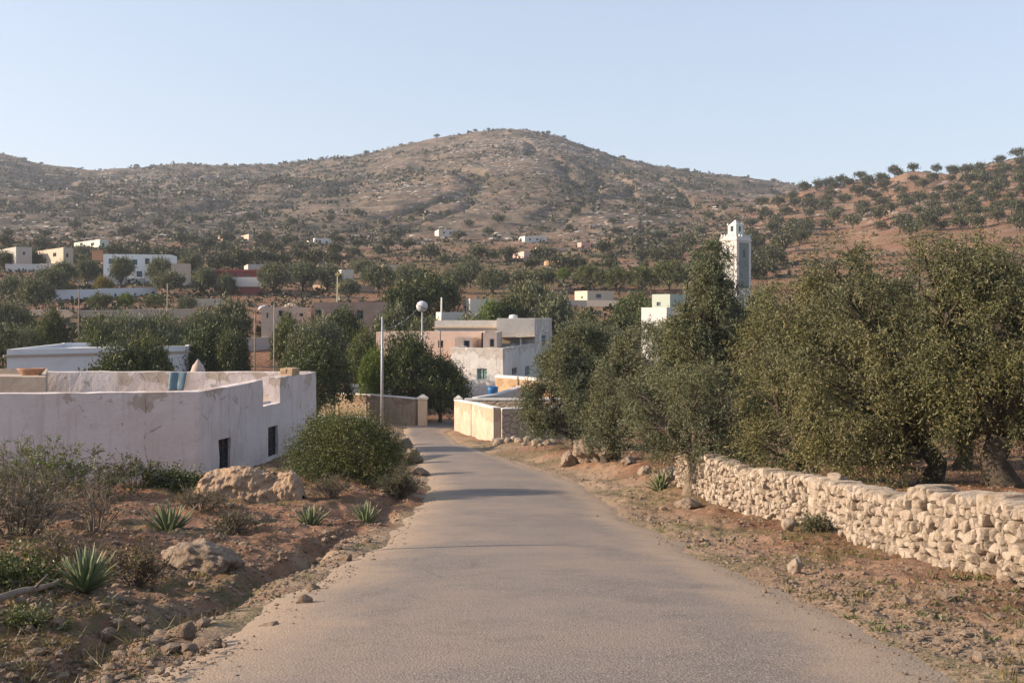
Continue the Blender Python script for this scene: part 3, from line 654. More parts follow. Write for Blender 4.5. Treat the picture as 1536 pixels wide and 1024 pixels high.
# ------------------------------------------------------------------ buildings
def inset(P, th):
    P = np.asarray(P, float); n = len(P); out = []
    for i in range(n):
        a, b, c = P[i-1], P[i], P[(i+1) % n]; d1 = norm(b-a); d2 = norm(c-b)
        n1 = np.array([-d1[1], d1[0]]); n2 = np.array([-d2[1], d2[0]]); k = 1+n1@n2
        out.append(b+(n1+n2)*th/max(k, .3))
    return np.array(out)
def shell(P, z0, tops, roof_z, th, ops, org, nz=0, div=None, seed=0):
    """outer walls with openings and reveals, parapet top and inner faces, roof deck (counter-clockwise outline)"""
    P = np.asarray(P, float); n = len(P); I = inset(P, th); mb = MB(); rf = MB()
    tops = [tops]*n if np.isscalar(tops) else list(tops)
    q3 = lambda a, z: (a[0]-org[0], a[1]-org[1], z-org[2])
    zs0 = sorted({round(o[2], 3) for e in ops.values() for o in e} | {round(o[3], 3) for e in ops.values() for o in e})
    for e in range(n):
        a, b = P[e], P[(e+1) % n]; L = np.linalg.norm(b-a); d = (b-a)/L; inn = np.array([-d[1], d[0]])
        S = sorted({0, L} | {o[0] for o in ops.get(e, [])} | {o[1] for o in ops.get(e, [])} | (set(np.linspace(0, L, int(L/div)+2)) if div else set()))
        Zs = sorted({z0, tops[e]} | {z for z in zs0 if z0 < z < tops[e]} | (set(np.linspace(z0, tops[e], int((tops[e]-z0)/div)+2)) if div else set()))
        for s0, s1 in zip(S, S[1:]):
            if s1-s0 < 1e-4: continue
            for u0, u1 in zip(Zs, Zs[1:]):
                if u1-u0 < 1e-4: continue
                sm, um = (s0+s1)/2, (u0+u1)/2
                if any(o[0] < sm < o[1] and o[2] < um < o[3] for o in ops.get(e, [])): continue
                mb.add([q3(a+d*s0, u0), q3(a+d*s1, u0), q3(a+d*s1, u1), q3(a+d*s0, u1)], [[0, 1, 2, 3]])
        for o in ops.get(e, []):
            dp = o[4] if len(o) > 4 else .16; A, B = a+d*o[0], a+d*o[1]; A2, B2 = A+inn*dp, B+inn*dp; l, h = o[2], o[3]
            for w in ([q3(A, l), q3(B, l), q3(B2, l), q3(A2, l)], [q3(A2, h), q3(B2, h), q3(B, h), q3(A, h)], [q3(A, l), q3(A2, l), q3(A2, h), q3(A, h)], [q3(B2, l), q3(B, l), q3(B, h), q3(B2, h)]):
                mb.add(w, [[0, 1, 2, 3]])
        ia, ib = I[e], I[(e+1) % n]; t = tops[e]
        nseg = int(L/div)+1 if div else 1
        for k in range(nseg):
            f0, f1 = k/nseg, (k+1)/nseg
            mb.add([q3(a+(b-a)*f0, t), q3(a+(b-a)*f1, t), q3(ia+(ib-ia)*f1, t), q3(ia+(ib-ia)*f0, t)], [[0, 1, 2, 3]])
            mb.add([q3(ia+(ib-ia)*f1, roof_z), q3(ia+(ib-ia)*f0, roof_z), q3(ia+(ib-ia)*f0, t), q3(ia+(ib-ia)*f1, t)], [[0, 1, 2, 3]])
        t2 = tops[(e+1) % n]
        if abs(t2-t) > 1e-3:
            lo, hi = min(t, t2), max(t, t2); w = [q3(b, lo), q3(ib, lo), q3(ib, hi), q3(b, hi)]
            mb.add(w if t2 > t else w[::-1], [[0, 3, 2, 1]])
    bm = bmesh.new(); vs = [bm.verts.new(q3(p, roof_z)) for p in I]; bm.faces.new(vs)
    bmesh.ops.triangulate(bm, faces=bm.faces[:]); bm.verts.index_update()
    rf.add([v.co[:] for v in bm.verts], T=[[v.index for v in f.verts] for f in bm.faces]); bm.free()
    return mb, rf
def soften(me, amp, width, seed):
    """hand-laid plaster: weld, wobble and round the arrises"""
    bm = bmesh.new(); bm.from_mesh(me); bmesh.ops.remove_doubles(bm, verts=bm.verts, dist=.002)
    co = np.array([v.co[:] for v in bm.verts]); k = 1.3
    dx = fbm(co[:, 0]*k+co[:, 2]*.9, co[:, 1]*k-co[:, 2]*.7, 3, seed)*amp; dz = fbm(co[:, 0]*k+5, co[:, 1]*k+9, 3, seed+5)*amp
    for v, a, c in zip(bm.verts, dx, dz): v.co.x += a; v.co.y += a*.8; v.co.z += c
    bm.to_mesh(me); bm.free()
def window(par, a, d, inn, o, org, frame=M['white'], glass=M['dglass'], bars=0, mull=1, fw=.05, named='window', depth=.12):
    """frame with a child pane set in an opening"""
    w = o[1]-o[0]; h = o[3]-o[2]; ang = math.atan2(d[1], d[0])
    c = a+d*(o[0]+o[1])/2+inn*depth; c3 = np.array([c[0]-org[0], c[1]-org[1], (o[2]+o[3])/2-org[2]])
    R = lambda x, z, y=0: c3+np.array([d[0]*x+inn[0]*y, d[1]*x+inn[1]*y, z])
    mb = MB()
    mb.box(R(-w/2+fw/2+.003, 0), (fw, .06, h-.006), ang); mb.box(R(w/2-fw/2-.003, 0), (fw, .06, h-.006), ang)
    mb.box(R(0, h/2-fw/2-.003), (w-2*fw-.008, .06, fw), ang); mb.box(R(0, -h/2+fw/2+.003), (w-2*fw-.008, .06, fw), ang)
    for k in range(mull): mb.box(R(-w/2+w*(k+1)/(mull+1), 0), (fw*.7, .045, h-2*fw-.01), ang)
    if h > 1.0 and mull: mb.box(R(0, h*.12), (w-2*fw-.012, .04, fw*.6), ang)
    f = ob(named, mb.mesh(named, [frame]), par)
    g = MB(); g.box(R(0, 0, .04), (w-.01, .012, h-.01), ang); ob('pane', g.mesh('pane', [glass]), f)
    if bars:
        bb = MB()
        for k in range(bars):
            x = -w/2+w*(k+1)/(bars+1); bb.tube([R(x, -h/2+.02, -.06), R(x, h/2-.02, -.06)], .012, 5)
        for z in (-h*.25, h*.2): bb.tube([R(-w/2+.02, z, -.075), R(w/2-.02, z, -.075)], .01, 5)
        ob('grille', bb.mesh('grille', [M['iron']]), f)
    return f
def along(A, d, px):                       # distance along a wall at which it crosses a picture column
    u = (px-CXP)/F; return (u*A[1]-A[0])/(d[0]-u*d[1])
def block(par, org, P, z0, tops, mat, roofm, par_h=.45, th=.22, wins=(), name='wall', dep=.14, near=False, trim=None):
    """wins: (edge, px, py, wpx, hpx[, glass, frame, named]) measured on the photograph, converted to metres on that wall"""
    P = np.asarray(P, float); n = len(P); ops = {}; todo = []
    tmin = tops if np.isscalar(tops) else min(tops)
    for wv in wins:
        e, px, py, wp, hp = wv[:5]; a, b = P[e], P[(e+1) % n]; d = norm(b-a); L = np.linalg.norm(b-a)
        s0, s1 = sorted((along(a, d, px-wp/2), along(a, d, px+wp/2))); y = a[1]+d[1]*(s0+s1)/2
        s0 = max(s0, .15); s1 = min(s1, L-.15)
        if s1-s0 < .15: continue
        u0, u1 = ZP(py+hp/2, y), ZP(py-hp/2, y); u1 = min(u1, tmin-.15)
        o = (s0, s1, u0, u1, dep); ops.setdefault(e, []).append(o); todo.append((e, o, wv))
    mb, rf = shell(P, z0, tops, tmin-par_h, th, ops, org, div=.9 if near else None)
    me = mb.mesh(name, [mat]); 
    if near: soften(me, .05, .03, int(abs(org[0]*7)))
    w = ob(name, me, par)
    if near:
        bv = w.modifiers.new('Bevel', 'BEVEL'); bv.width = .035; bv.segments = 2; bv.limit_method = 'ANGLE'; bv.angle_limit = math.radians(50)
    ob('roof', rf.mesh('roof', [roofm]), par)
    for e, o, wv in todo:
        a, b = P[e], P[(e+1) % n]; d = norm(b-a); inn = np.array([-d[1], d[0]])
        window(par, a, d, inn, o, org, wv[6] if len(wv) > 6 and wv[6] else (M['white'] if near else M['dull']), wv[5] if len(wv) > 5 and wv[5] else M['dglass'], bars=2 if near else 0, mull=1 if o[1]-o[0] > .7 else 0, fw=.05 if near else .07, named=wv[7] if len(wv) > 7 else 'window', depth=dep-.04)
    if trim:
        tz, tm, tw = trim; I = inset(P, -tw); mb = MB()
        for e in range(n):
            a, b = I[e], I[(e+1) % n]; c, d_ = P[e], P[(e+1) % n]; inn = norm(np.array([-(b-a)[1], (b-a)[0]]))
            ang = math.atan2(*(b-a)[::-1]); m = (a+b)/2+inn*(tw*.5+.02); mb.box((m[0]-org[0], m[1]-org[1], tz-org[2]), (np.linalg.norm(b-a)-.0, tw+.04, .14), ang)
            if e == 1: break
        ob('cornice', mb.mesh('cornice', [tm]), par)
    return w
def corner_fp(pxc, Y, px0, px1, phi, dmin=3.0, dmax=30):
    A = np.array([W(pxc, Y), Y]); f = math.radians(phi); dr = np.array([math.cos(f), math.sin(f)]); dl = np.array([-math.sin(f), math.cos(f)])
    Lr = along(A, dr, px1); Ll = along(A, dl, px0)
    if not (dmin*.5 < Lr < dmax): Lr = 7.0
    if not (dmin*.5 < Ll < dmax): Ll = 6.0
    a = A+dl*Ll; b = A+dr*Lr
    return [a, A, b, b+dl*Ll]
def house(label, name, pxc, px0, px1, top, col, phi=12, base=None, Y=None, wins=(), par_h=.4, dirt=(.30,.24,.18), amt=.4, roof=None, cat='house', trim=None, group=None):
    """wins: ('l' or 'r', px, py, w, h[, glass]); the corner nearest the camera stands at picture column pxc"""
    if Y is None: X, Y = hit(pxc, base, 58, 900)
    P = corner_fp(pxc, Y, px0, px1, phi); zt = ZP(top, Y); zg = min(g1(*p) for p in P)
    if zt-zg < 1.8: zt = zg+1.8
    org = (P[1][0], P[1][1], g1(*P[1])); t = root(name, org, label, cat, group)
    block(t, org, P, zg-.6, zt, plaster(col, dirt, amt), plaster((.42,.38,.33), dirt, .5), par_h, .2, [(0 if w[0] == 'l' else 1, *w[1:]) for w in wins])
    return t, P, org, zt
def wall(label, pts, h, th, mat, cap=None, name='garden_wall', cat='wall', cap_h=.10, step=1.5, zfix=None, seed=0, wob=.05):
    """free-standing wall along points (x, y); h = height above the land (or zfix = fixed top heights)"""
    pts = np.array(pts, float); seg = np.linalg.norm(np.diff(pts, axis=0), axis=1); cum = np.concatenate([[0], np.cumsum(seg)])
    s = np.unique(np.concatenate([np.linspace(0, cum[-1], max(2, int(cum[-1]/step)+1)), cum])); C = np.stack([np.interp(s, cum, pts[:, 0]), np.interp(s, cum, pts[:, 1])], 1)
    zg = ground(C[:, 0], C[:, 1], False); zt = np.interp(s, cum, zfix) if zfix is not None else zg+np.interp(s, cum, np.broadcast_to(h, len(pts)))
    if zfix is None:
        ker = 5; zt = np.convolve(np.pad(zt, 2, mode='edge'), np.ones(5)/5, 'valid')
    zt = zt+wob*fbm(s*.35+seed*7, s*0+seed, 3, 61)
    d = norm(np.gradient(C, axis=0)); nn = np.stack([-d[:, 1], d[:, 0]], 1); o = np.array([C[0, 0], C[0, 1], zg[0]])
    t = root(name, o, label, cat); n = len(s)
    def strip(half, lo, hi):
        A = np.stack([np.column_stack([C-nn*half, lo]), np.column_stack([C-nn*half, hi]), np.column_stack([C+nn*half, hi]), np.column_stack([C+nn*half, lo])], 1)-o
        i = np.arange(n-1)[:, None]*4; j = np.arange(4)[None]; j2 = (j+1) % 4; mb = MB()
        mb.add(A.reshape(-1, 3), np.vstack([np.stack([i+j2, i+j, i+4+j, i+4+j2], -1).reshape(-1, 4), [[3, 2, 1, 0]], [[n*4-4, n*4-3, n*4-2, n*4-1]]])); return mb
    ob('masonry', strip(th/2, zg-.8, zt).mesh('masonry', [mat]), t)
    if cap is not None: ob('coping', strip(th/2+.03, zt+.003, zt+cap_h).mesh('coping', [cap]), t)
    return t
def pole(label, px, Y, top, rad, mat, name='utility_pole', extra=None, cat='pole'):
    X = W(px, Y); z = g1(X, Y); h = ZP(top, Y)-z; t = root(name, (X, Y, z), label, cat)
    mb = MB(); mb.tube([(0, 0, -.3), (0, 0, h*.5), (rad*.3, 0, h)], [rad*1.15, rad, rad*.75], 8); ob('shaft', mb.mesh('shaft', [mat], True), t)
    if extra: extra(t, h)
    return t
# ================================================================== the place
build_ground(); build_road()
CREAM = (.66, .59, .50)

# ------------------------------------------------------------------ whitewashed house below the road
def old_plaster(ztop, c1=(.61,.55,.54), c2=(.55,.475,.455), patch=((.34,.275,.215), (.40,.335,.275)), th=.765, zlow=-6.9, sc=1.0, stain=(.40,.34,.31), pale=(.64,.60,.60), name='weathered_whitewash'):
    m, nt, b, out = newmat(name); k = NT(nt); p = k.pos(); g = k.n('ShaderNodeSeparateXYZ'); k.L(p, g.inputs[0])
    big = k.noise(p, .45*sc, 5, .6, .5); mid = k.noise(p, 1.8*sc, 5, .65, .8); run = k.noise(k.pos((2.2, 2.2, .16)), 1.6, 4, .6); fine = k.noise(p, 14, 5, .7)
    c = k.mix(k.ramp(big, .36, .66), c1, c2)
    c = k.mix(k.math('MULTIPLY', k.ramp(run, .50, .72), .5), c, stain)
    c = k.mix(k.math('MULTIPLY', k.ramp(mid, .54, .70), .45), c, pale)
    c = k.mix(k.math('MULTIPLY', k.ramp(fine, .56, .70), .3), c, stain)
    hi = k.ramp(g.outputs[2], ztop-1.5, ztop-.05); lo = k.ramp(g.outputs[2], zlow+1.5, zlow)
    c = k.mix(k.math('MULTIPLY', k.ramp(k.math('ADD', k.math('MULTIPLY', hi, .26), k.noise(p, .8*sc, 5, .62, .3)), th, th+.03), .8), c, k.mix(k.ramp(mid, .4, .6), *patch))
    c = k.mix(k.math('MULTIPLY', k.math('MULTIPLY', lo, k.ramp(mid, .3, .6)), .5), c, tuple(x*.9 for x in stain))
    cr = k.vor(k.pos((.55, .55, .35)), .9*sc, 'DISTANCE_TO_EDGE'); wob = k.math('ADD', cr, k.math('MULTIPLY', k.math('SUBTRACT', mid, .5), .10))
    crk = k.math('MULTIPLY', k.ramp(k.math('ABSOLUTE', wob), .009, .002), k.ramp(big, .48, .58)); c = k.mix(k.math('MULTIPLY', crk, .6), c, (.16,.12,.10))
    pit = k.math('MULTIPLY', k.ramp(k.noise(p, 3.2*sc, 3, .5), .73, .76), .8); c = k.mix(pit, c, (.22,.16,.14))
    k.L(c, b.inputs['Base Color']); b.inputs['Roughness'].default_value = .95
    k.L(k.bump(mid, .6, .07, k.bump(fine, .35, .02, k.bump(crk, -.6, .03))), b.inputs['Normal']); return m
def near_house():
    c1 = (W(298, 39), 39.0); c2 = (W(394.5, 45.7), 45.7); c2b = (W(419.5, 47.9), 47.9); c3 = (W(475, 52), 52.0)
    P = [(W(-560, 36.2), 36.2), c1, c2, c2b, c3, (W(290, 52.3), 52.3), (W(-560, 53), 53.0)]
    zt = ZP(587.5, 39); org = (c1[0], c1[1], -6.85)
    t = root('flat_roofed_house', org, 'whitewashed flat-roofed house with stained plaster and barred windows, below the road', 'house')
    tops = [zt, zt, ZP(607, 46.8), zt, zt+.03, zt+.03, zt]
    mat = old_plaster(zt); inner = plaster((.38,.31,.25), (.24,.18,.13), .8)
    ops = {}; Pn = np.array(P); todo = []
    for e, px, py, wp, hp in ((1, 337, 680, 17, 46), (2, 409.5, 661, 14, 44)):
        a, b = Pn[e], Pn[e+1]; d = norm(b-a); s0, s1 = along(a, d, px-wp/2), along(a, d, px+wp/2); y = a[1]+d[1]*(s0+s1)/2
        L = np.linalg.norm(b-a); s0 = max(s0, .1); s1 = min(s1, L-.1)
        o = (s0, s1, ZP(py+hp/2, y), ZP(py-hp/2, y), .2); ops[e] = [o]; todo.append((a, d, o))
    mb, rf = shell(P, -8.2, tops, zt-1.15, .55, ops, org, div=.6)
    me = mb.mesh('wall', [mat]); soften(me, .05, 0, 3)
    w = ob('wall', me, t); bv = w.modifiers.new('Bevel', 'BEVEL'); bv.width = .05; bv.segments = 3; bv.limit_method = 'ANGLE'; bv.angle_limit = math.radians(50)
    ob('roof', rf.mesh('roof', [inner]), t)
    for a, d, o in todo: window(t, a, d, np.array([-d[1], d[0]]), o, org, M['iron'], M['dglass'], bars=3, fw=.04, depth=.14)
    # plaster repairs and cracks are thin skins of other mortar, proud of the wall
    a, d = Pn[1], norm(Pn[2]-Pn[1]); n_ = np.array([d[1], -d[0]])
    # raised room on the roof
    q = np.array([(W(-560, 44), 44.0), (W(68, 45), 45.0), (W(71, 51.6), 51.6), (W(-560, 52), 51.6)])
    mb, rf = shell(q, zt-1.3, ZP(565, 45), ZP(565, 45)-.25, .3, {}, org, div=1.0)
    me = mb.mesh('roof_room', [inner]); soften(me, .04, 0, 8); ob('roof_room', me, t); ob('roof_deck', rf.mesh('roof_deck', [inner]), t)
    # square plastered chimney block of bricks on the far parapet
    return t, zt, Pn
H1, H1T, H1P = near_house()
def on_wall_block():
    p = H1P[3]+(H1P[4]-H1P[3])*.42; d = norm(H1P[4]-H1P[3]); mb = MB(); rng = np.random.default_rng(5); a = math.atan2(d[1], d[0])
    for k in range(3):
        for q in range(2):
            for r in range(2):
                mb.box((( q-.5)*.42*d[0]-(r-.5)*.33*d[1]+rng.normal()*.01, (q-.5)*.42*d[1]+(r-.5)*.33*d[0]+rng.normal()*.01, .06+k*.118), (.41, .32, .112), a+rng.normal()*.03)
    tag(mb.build('brick_block', stonemat('mud_brick', (.46,.32,.20), (.52,.38,.26), (.30,.2,.13), 4), None, (p[0]-.3, p[1]-.0, H1T+.0)), 'small stack of tan bricks on the parapet of the whitewashed house', 'brick stack')
on_wall_block()
mb = MB(); x, y = W(47, 46.3), 46.3
mb.lathe([(.02, .02), (.42, 0), (.45, .04), (.62, .26), (.65, .31), (.57, .31), (.40, .08), (.02, .08)], n=20); mb.V[-1][:, 1] *= .7
tag(mb.build('clay_trough', flat((.40,.22,.14), .9, 0, 'terracotta'), None, (x, y, ZP(565, 45)-.0), True), 'wide clay basin standing on the roof of the whitewashed house', 'basin')
mb = MB(); x, y = W(297, 55), 55.0; z0 = g1(x, y)
mb.lathe([(.42, -.2), (.40, ZP(556, 55)-z0), (.33, ZP(551, 55)-z0), (.30, ZP(548, 55)-z0), (.16, ZP(544, 55)-z0), (.10, ZP(541, 55)-z0), (.02, ZP(538.5, 55)-z0)], n=12)
tag(mb.build('stone_finial', plaster((.42,.33,.28)), None, (x, y, z0), True), 'pointed stone pillar rising behind the roof of the whitewashed house', 'pillar')
def blue_sheet():
    y = 51.55; rng = np.random.default_rng(3); nx, nz = 15, 11; xs = np.linspace(W(255, y), W(281, y), nx); zs = np.linspace(ZP(585, y), ZP(557.5, y), nz)
    X, Z = np.meshgrid(xs, zs); lean = (zs[-1]-Z)*.22; Y = y-.03-lean+.03*np.sin(X*9)+.02*fbm(X*3, Z*3, 2, 4); X = X-(zs[-1]-Z)*.12*(X > X.mean())
    i = np.arange(nz-1)[:, None]*nx+np.arange(nx-1)[None]; Q = np.stack([i, i+1, i+nx+1, i+nx], -1).reshape(-1, 4)
    o = ob('plastic_sheet', mk('plastic_sheet', np.stack([X, Y, Z], -1).reshape(-1, 3), Q, mats=[flat((.09,.155,.20), .6, 0, 'blue_tarpaulin', .3, 2)], smooth=True))
    s = o.modifiers.new('Solidify', 'SOLIDIFY'); s.thickness = .015
    tag(o, 'faded blue tarpaulin hanging inside the back parapet of the whitewashed house', 'tarpaulin')
blue_sheet()

# ------------------------------------------------------------------ long white house behind it
def long_house():
    P = [(W(10, 70), 70.0), (W(283, 78), 78.0), (W(283, 78)-1.2, 89.0), (W(10, 70)-2.5, 84.0)]
    zt = ZP(524, 70); org = (P[0][0], P[0][1], -7.2); t = root('long_house', org, 'long low white house with a flat roof and brown ledge, half hidden by fig trees', 'house')
    block(t, org, P, -8.5, [zt, ZP(517.5, 78), ZP(517.5, 78), zt], plaster((.62,.62,.63), (.35,.30,.26), .5), plaster((.60,.60,.62)), .3, .3, trim=(ZP(532, 72), plaster((.40,.32,.26)), .14))
long_house()

# ------------------------------------------------------------------ white two-storey house at the bend
def central_house():
    A = np.array([W(755, 85), 85.0]); B = np.array([W(803, 98.5), 98.5]); C = np.array([W(828, 106.5), 106.5]); d = norm(B-A)
    org = (A[0], A[1], -7.2); t = root('two_storey_house', org, 'white two-storey house with an overhanging upper room and green-framed window, at the road bend', 'house')
    wm = old_plaster(-2.9, (.62,.595,.57), (.56,.53,.50), ((.38,.34,.30), (.43,.385,.345)), .69, -7.4, .9, (.33,.29,.255), (.60,.585,.57)); rm = plaster((.50,.46,.41)); grey = plaster((.50,.465,.425), (.25,.21,.18), .95)
    GF = flat((.50,.60,.55), .6, 0, 'pale_green_paint', .1); GG = flat((.22,.33,.33), .25, 0, 'green_glass', .2)
    f0 = np.array([W(676, 86.6), 86.6])
    zt = ZP(522, 85)
    P = [f0, A, B-d*.01, np.array([f0[0]+2.8, 99.0])]
    block(t, org, P, -9, [zt, zt, zt, zt], wm, rm, .5, .3, [(0, 723, 561, 15, 17, GG, GF), (1, 772, 556.5, 8, 11, M['dglass']), (1, 791, 556, 7, 15, GG, GF)], near=True, name='wing')
    # upper tower along the lane and the room that overhangs the terrace
    n_ = np.array([-d[1], d[0]]); zt2 = ZP(477.5, 100)
    T0 = B+n_*.01; P = [B+n_*2.6, B, C, C+n_*2.6]
    block(t, org, P, -9, zt2, wm, rm, .4, .22, [(1, 815.5, 510, 7, 15, M['bglass']), (1, 815.5, 554, 7, 15, GG, GF)], name='tower', near=True)
    tp = MB(); 
    # overhanging room: camera side seen from px 745 to 803
    y0 = 98.3; xa, xb = W(745, y0), W(802, y0)
    P = [(xa, y0+.2), (xb, y0), (xb+1.0, y0+6.5), (xa, y0+7)]
    block(t, org, P, ZP(505, y0), zt2, grey, rm, .4, .22, name='overhanging_room')
    cn = MB(); cn.add([(xa-.3-org[0], y0-.4-org[1], ZP(506, y0)-org[2]), (xb-org[0], y0-1.4-org[1], ZP(503, y0)-org[2]), (xb-org[0], y0+.3-org[1], ZP(504, y0)-org[2]), (xa-.3-org[0], y0+.3-org[1], ZP(505.5, y0)-org[2]),
        (xa-.3-org[0], y0-.4-org[1], ZP(507, y0)-org[2]), (xb-org[0], y0-1.4-org[1], ZP(504.2, y0)-org[2]), (xb-org[0], y0+.3-org[1], ZP(505.5, y0)-org[2]), (xa-.3-org[0], y0+.3-org[1], ZP(507, y0)-org[2])], [[0,1,2,3],[7,6,5,4],[0,4,5,1],[1,5,6,2],[2,6,7,3],[3,7,4,0]])
    cn.build('canopy', plaster((.48,.38,.28)), t)
    y1 = y0+1.8; P = [(W(748, y1), y1+.1), (W(802, y1), y1), (W(803, y1+4), y1+4), (W(750, y1+4), y1+4)]
    block(t, org, P, -8, ZP(505.6, y1), plaster((.58,.47,.34)), rm, .2, .2, [(0, 772, 513, 9, 14, M['bglass'])], name='terrace_wall')
    pm = MB(); pm.box((W(781, y0)-org[0], y0-.5-org[1], (ZP(505, y0)+zt)/2-org[2]), (.18, .18, ZP(505, y0)-zt+.6)); pm.build('post', wm, t)
    # long upper range to the west
    y0 = 101; P = [(W(652, y0+.6), y0+.6), (W(745.5, y0), y0), (W(747, y0)+.2, y0+7), (W(654, y0), y0+7.5)]
    block(t, org, P, -8, ZP(481, y0), plaster((.54,.505,.465), (.24,.20,.17), .9), rm, .4, .25, trim=(ZP(491, y0), plaster((.52,.40,.28)), .22), name='upper_range')
    mb = MB(); tx = W(770, 103); mb.lathe([(.02, 0), (.44, 0), (.46, .1), (.46, .62), (.40, .74), (.2, .8), (.02, .81)], (tx-org[0], 103-org[1], zt2-.42-org[2]), 16); 
    o = mb.build('water_tank', flat((.55,.55,.56), .6, 0, 'grey_plastic'), None, org, True); tag(o, 'grey round water tank on the roof of the two-storey white house', 'water tank')
    return zt
central_house()
def pink_house():
    y = 93.0; P = [(W(564, y+1.2), y+1.2), (W(722, y), y), (W(724, y), y+6.5), (W(566, y+2), y+7.5)]
    org = (P[1][0], y, -7.0); t = root('pink_house', org, 'flat-roofed pink plastered house behind the dark trees, joined to the white house', 'house')
    pk = plaster((.60,.45,.37), (.40,.28,.22), .45); rm = plaster((.45,.38,.33))
    block(t, org, P, -9, ZP(498.5, y), pk, rm, .35, .22, [(0, 661, 516, 8, 11)])
    y = 90.6; P = [(W(682.5, y), y), (W(708, y), y), (W(708, y)+.4, 93.0), (W(682, y), 93.0)]
    block(t, org, P, -9, ZP(506.5, y), plaster((.52,.41,.34)), rm, .2, .18, [(0, 700, 516, 9, 11, M['dglass'])], name='porch')
    y = 90.0; P = [(W(724.5, y), y), (W(745, y), y), (W(745, y)+.4, 98), (W(725.5, 98), 98)]
    block(t, org, P, -9, ZP(498.5, y), plaster((.50,.39,.33)), rm, .2, .18, [(0, 738, 514, 7, 12)], name='side_room')
pink_house()

# ------------------------------------------------------------------ walls by the road
TAN = old_plaster(-5.4, (.37,.285,.205), (.29,.215,.15), ((.18,.125,.085), (.23,.16,.105)), .62, -7.6, 1.3, (.19,.13,.085), (.42,.34,.26), 'tan_render'); LIMEW = plaster((.66,.63,.58), (.40,.34,.28), .6)
def stone_face():
    m, nt, b, out = newmat('rubble_masonry'); k = NT(nt); p = k.pos((1, 1, 1.2))
    v = k.vor(p, 2.3, 'DISTANCE_TO_EDGE'); c0 = k.vor(p, 2.3, 'F1', 'Color'); s = k.n('ShaderNodeSeparateColor'); k.L(c0, s.inputs[0])
    c = k.mix(s.outputs[0], (.33,.26,.20), (.48,.38,.29)); c = k.mix(k.ramp(v, .05, .015), c, (.20,.15,.11)); c = k.mix(k.ramp(k.noise(p, 3, 5), .45, .7), c, (.44,.34,.24))
    k.L(c, b.inputs['Base Color']); k.L(k.bump(k.ramp(v, 0, .09), .8, .05, k.bump(k.noise(p, 9, 5), .4, .03)), b.inputs['Normal']); return m
RUB = stone_face()
A = (W(686, 67.5), 67.5); Bc = (W(745.5, 57), 57.0); C = (W(850, 58.5), 58.5)
wall('sunlit tan courtyard wall with a white coping, beside the road bend', [A, (A[0]+.55*(Bc[0]-A[0]), A[1]+.55*(Bc[1]-A[1])), Bc], [2, 2.2, 2.4], .42, old_plaster(-5.6, (.54,.43,.345), (.46,.355,.275), ((.34,.245,.175), (.39,.285,.205)), .68, -7.4, 1.4, (.34,.24,.17), (.60,.50,.41), 'ochre_render'), LIMEW, zfix=[ZP(600, 67.5), ZP(606, 61.7), ZP(612.5, 57)], cap_h=.07, seed=1, name='courtyard_wall')
wall('shaded rubble-stone end wall of the courtyard facing the road', [(Bc[0]+.22, Bc[1]+.03), C], 2.2, .4, RUB, LIMEW, zfix=[ZP(613.5, 57), ZP(611, 58.5)], cap_h=.08, seed=2, name='courtyard_wall')
wall('back wall of the courtyard, white coping level with the gate post', [(W(697, 67.8), 67.8), (W(860, 67.2), 67.2)], 2.0, .35, RUB, LIMEW, zfix=[ZP(599.5, 67.8), ZP(599.5, 67.2)], seed=3, cap_h=.12, name='courtyard_wall')
wall('grey-capped wall curving up behind the courtyard', [(W(712, 69.5), 69.5), (W(745, 73), 73.0), (W(775, 79), 79.0), (W(800, 86), 86.0), (W(840, 92), 92)], 1.6, .35, plaster((.42,.38,.34), (.25,.2,.16), .6), plaster((.55,.53,.52)), zfix=[ZP(598.5, 69.5), ZP(593, 73), ZP(583, 79), ZP(573, 86), ZP(568, 92)], seed=4, cap_h=.12, name='curving_wall')
wall('ochre stone wall with a thick white coping in front of the two-storey house', [(W(746, 82.5), 82.5), (W(832, 78.5), 78.5)], 1.8, .45, old_plaster(-5.2, (.50,.35,.225), (.42,.285,.17), ((.32,.20,.115), (.36,.25,.155)), .66, -6.8, 1.8, (.36,.23,.13), (.62,.50,.36), 'ochre_stone'), LIMEW, zfix=[ZP(566, 82.5), ZP(573, 78.5)], cap_h=.22, seed=5, name='garden_wall')
px_, Yp = 634, 69.8
wall('tan plastered wall running from the gate post to the trees', [(W(478, 75.5), 75.5), (W(550, 73), 73.0), (W(626, 70), 70.0)], 1.9, .4, TAN, LIMEW, zfix=[ZP(589.5, 75.5), ZP(592, 73), ZP(598.5, 70)], cap_h=.08, seed=6, name='garden_wall')
def gate_post(label, px, Y, top, w):
    X = W(px, Y); z = g1(X, Y, False); h = ZP(top, Y)-z; t = root('gate_post', (X, Y, z), label, 'gate post'); mb = MB(); mb.box((0, 0, h/2-.3), (w, w, h+.2)); s = ob('pier', mb.mesh('pier', [plaster((.56,.42,.29), (.3,.2,.13), .6)]), t)
    b = s.modifiers.new('Bevel', 'BEVEL'); b.width = .04; b.segments = 2
    mb = MB(); mb.box((0, 0, h-.13), (w+.14, w+.14, .12)); mb.box((0, 0, h+.03), (w+.05, w+.05, .19), taper=.25); ob('cap', mb.mesh('cap', [plaster((.56,.50,.43))]), t)
gate_post('square tan gate post with a pointed cap at the end of the tan wall', 634, 69.6, 594, .62)
gate_post('squat white-capped post at the tip of the courtyard wall', 687.5, 68, 595.5, .45)
wall('dim earth wall closing the gap behind the gate post', [(W(640, 81), 81.0), (W(700, 82), 82.0)], 2.0, .4, plaster((.36,.27,.20)), None, zfix=[ZP(602, 81), ZP(603, 82)], seed=7, name='garden_wall')
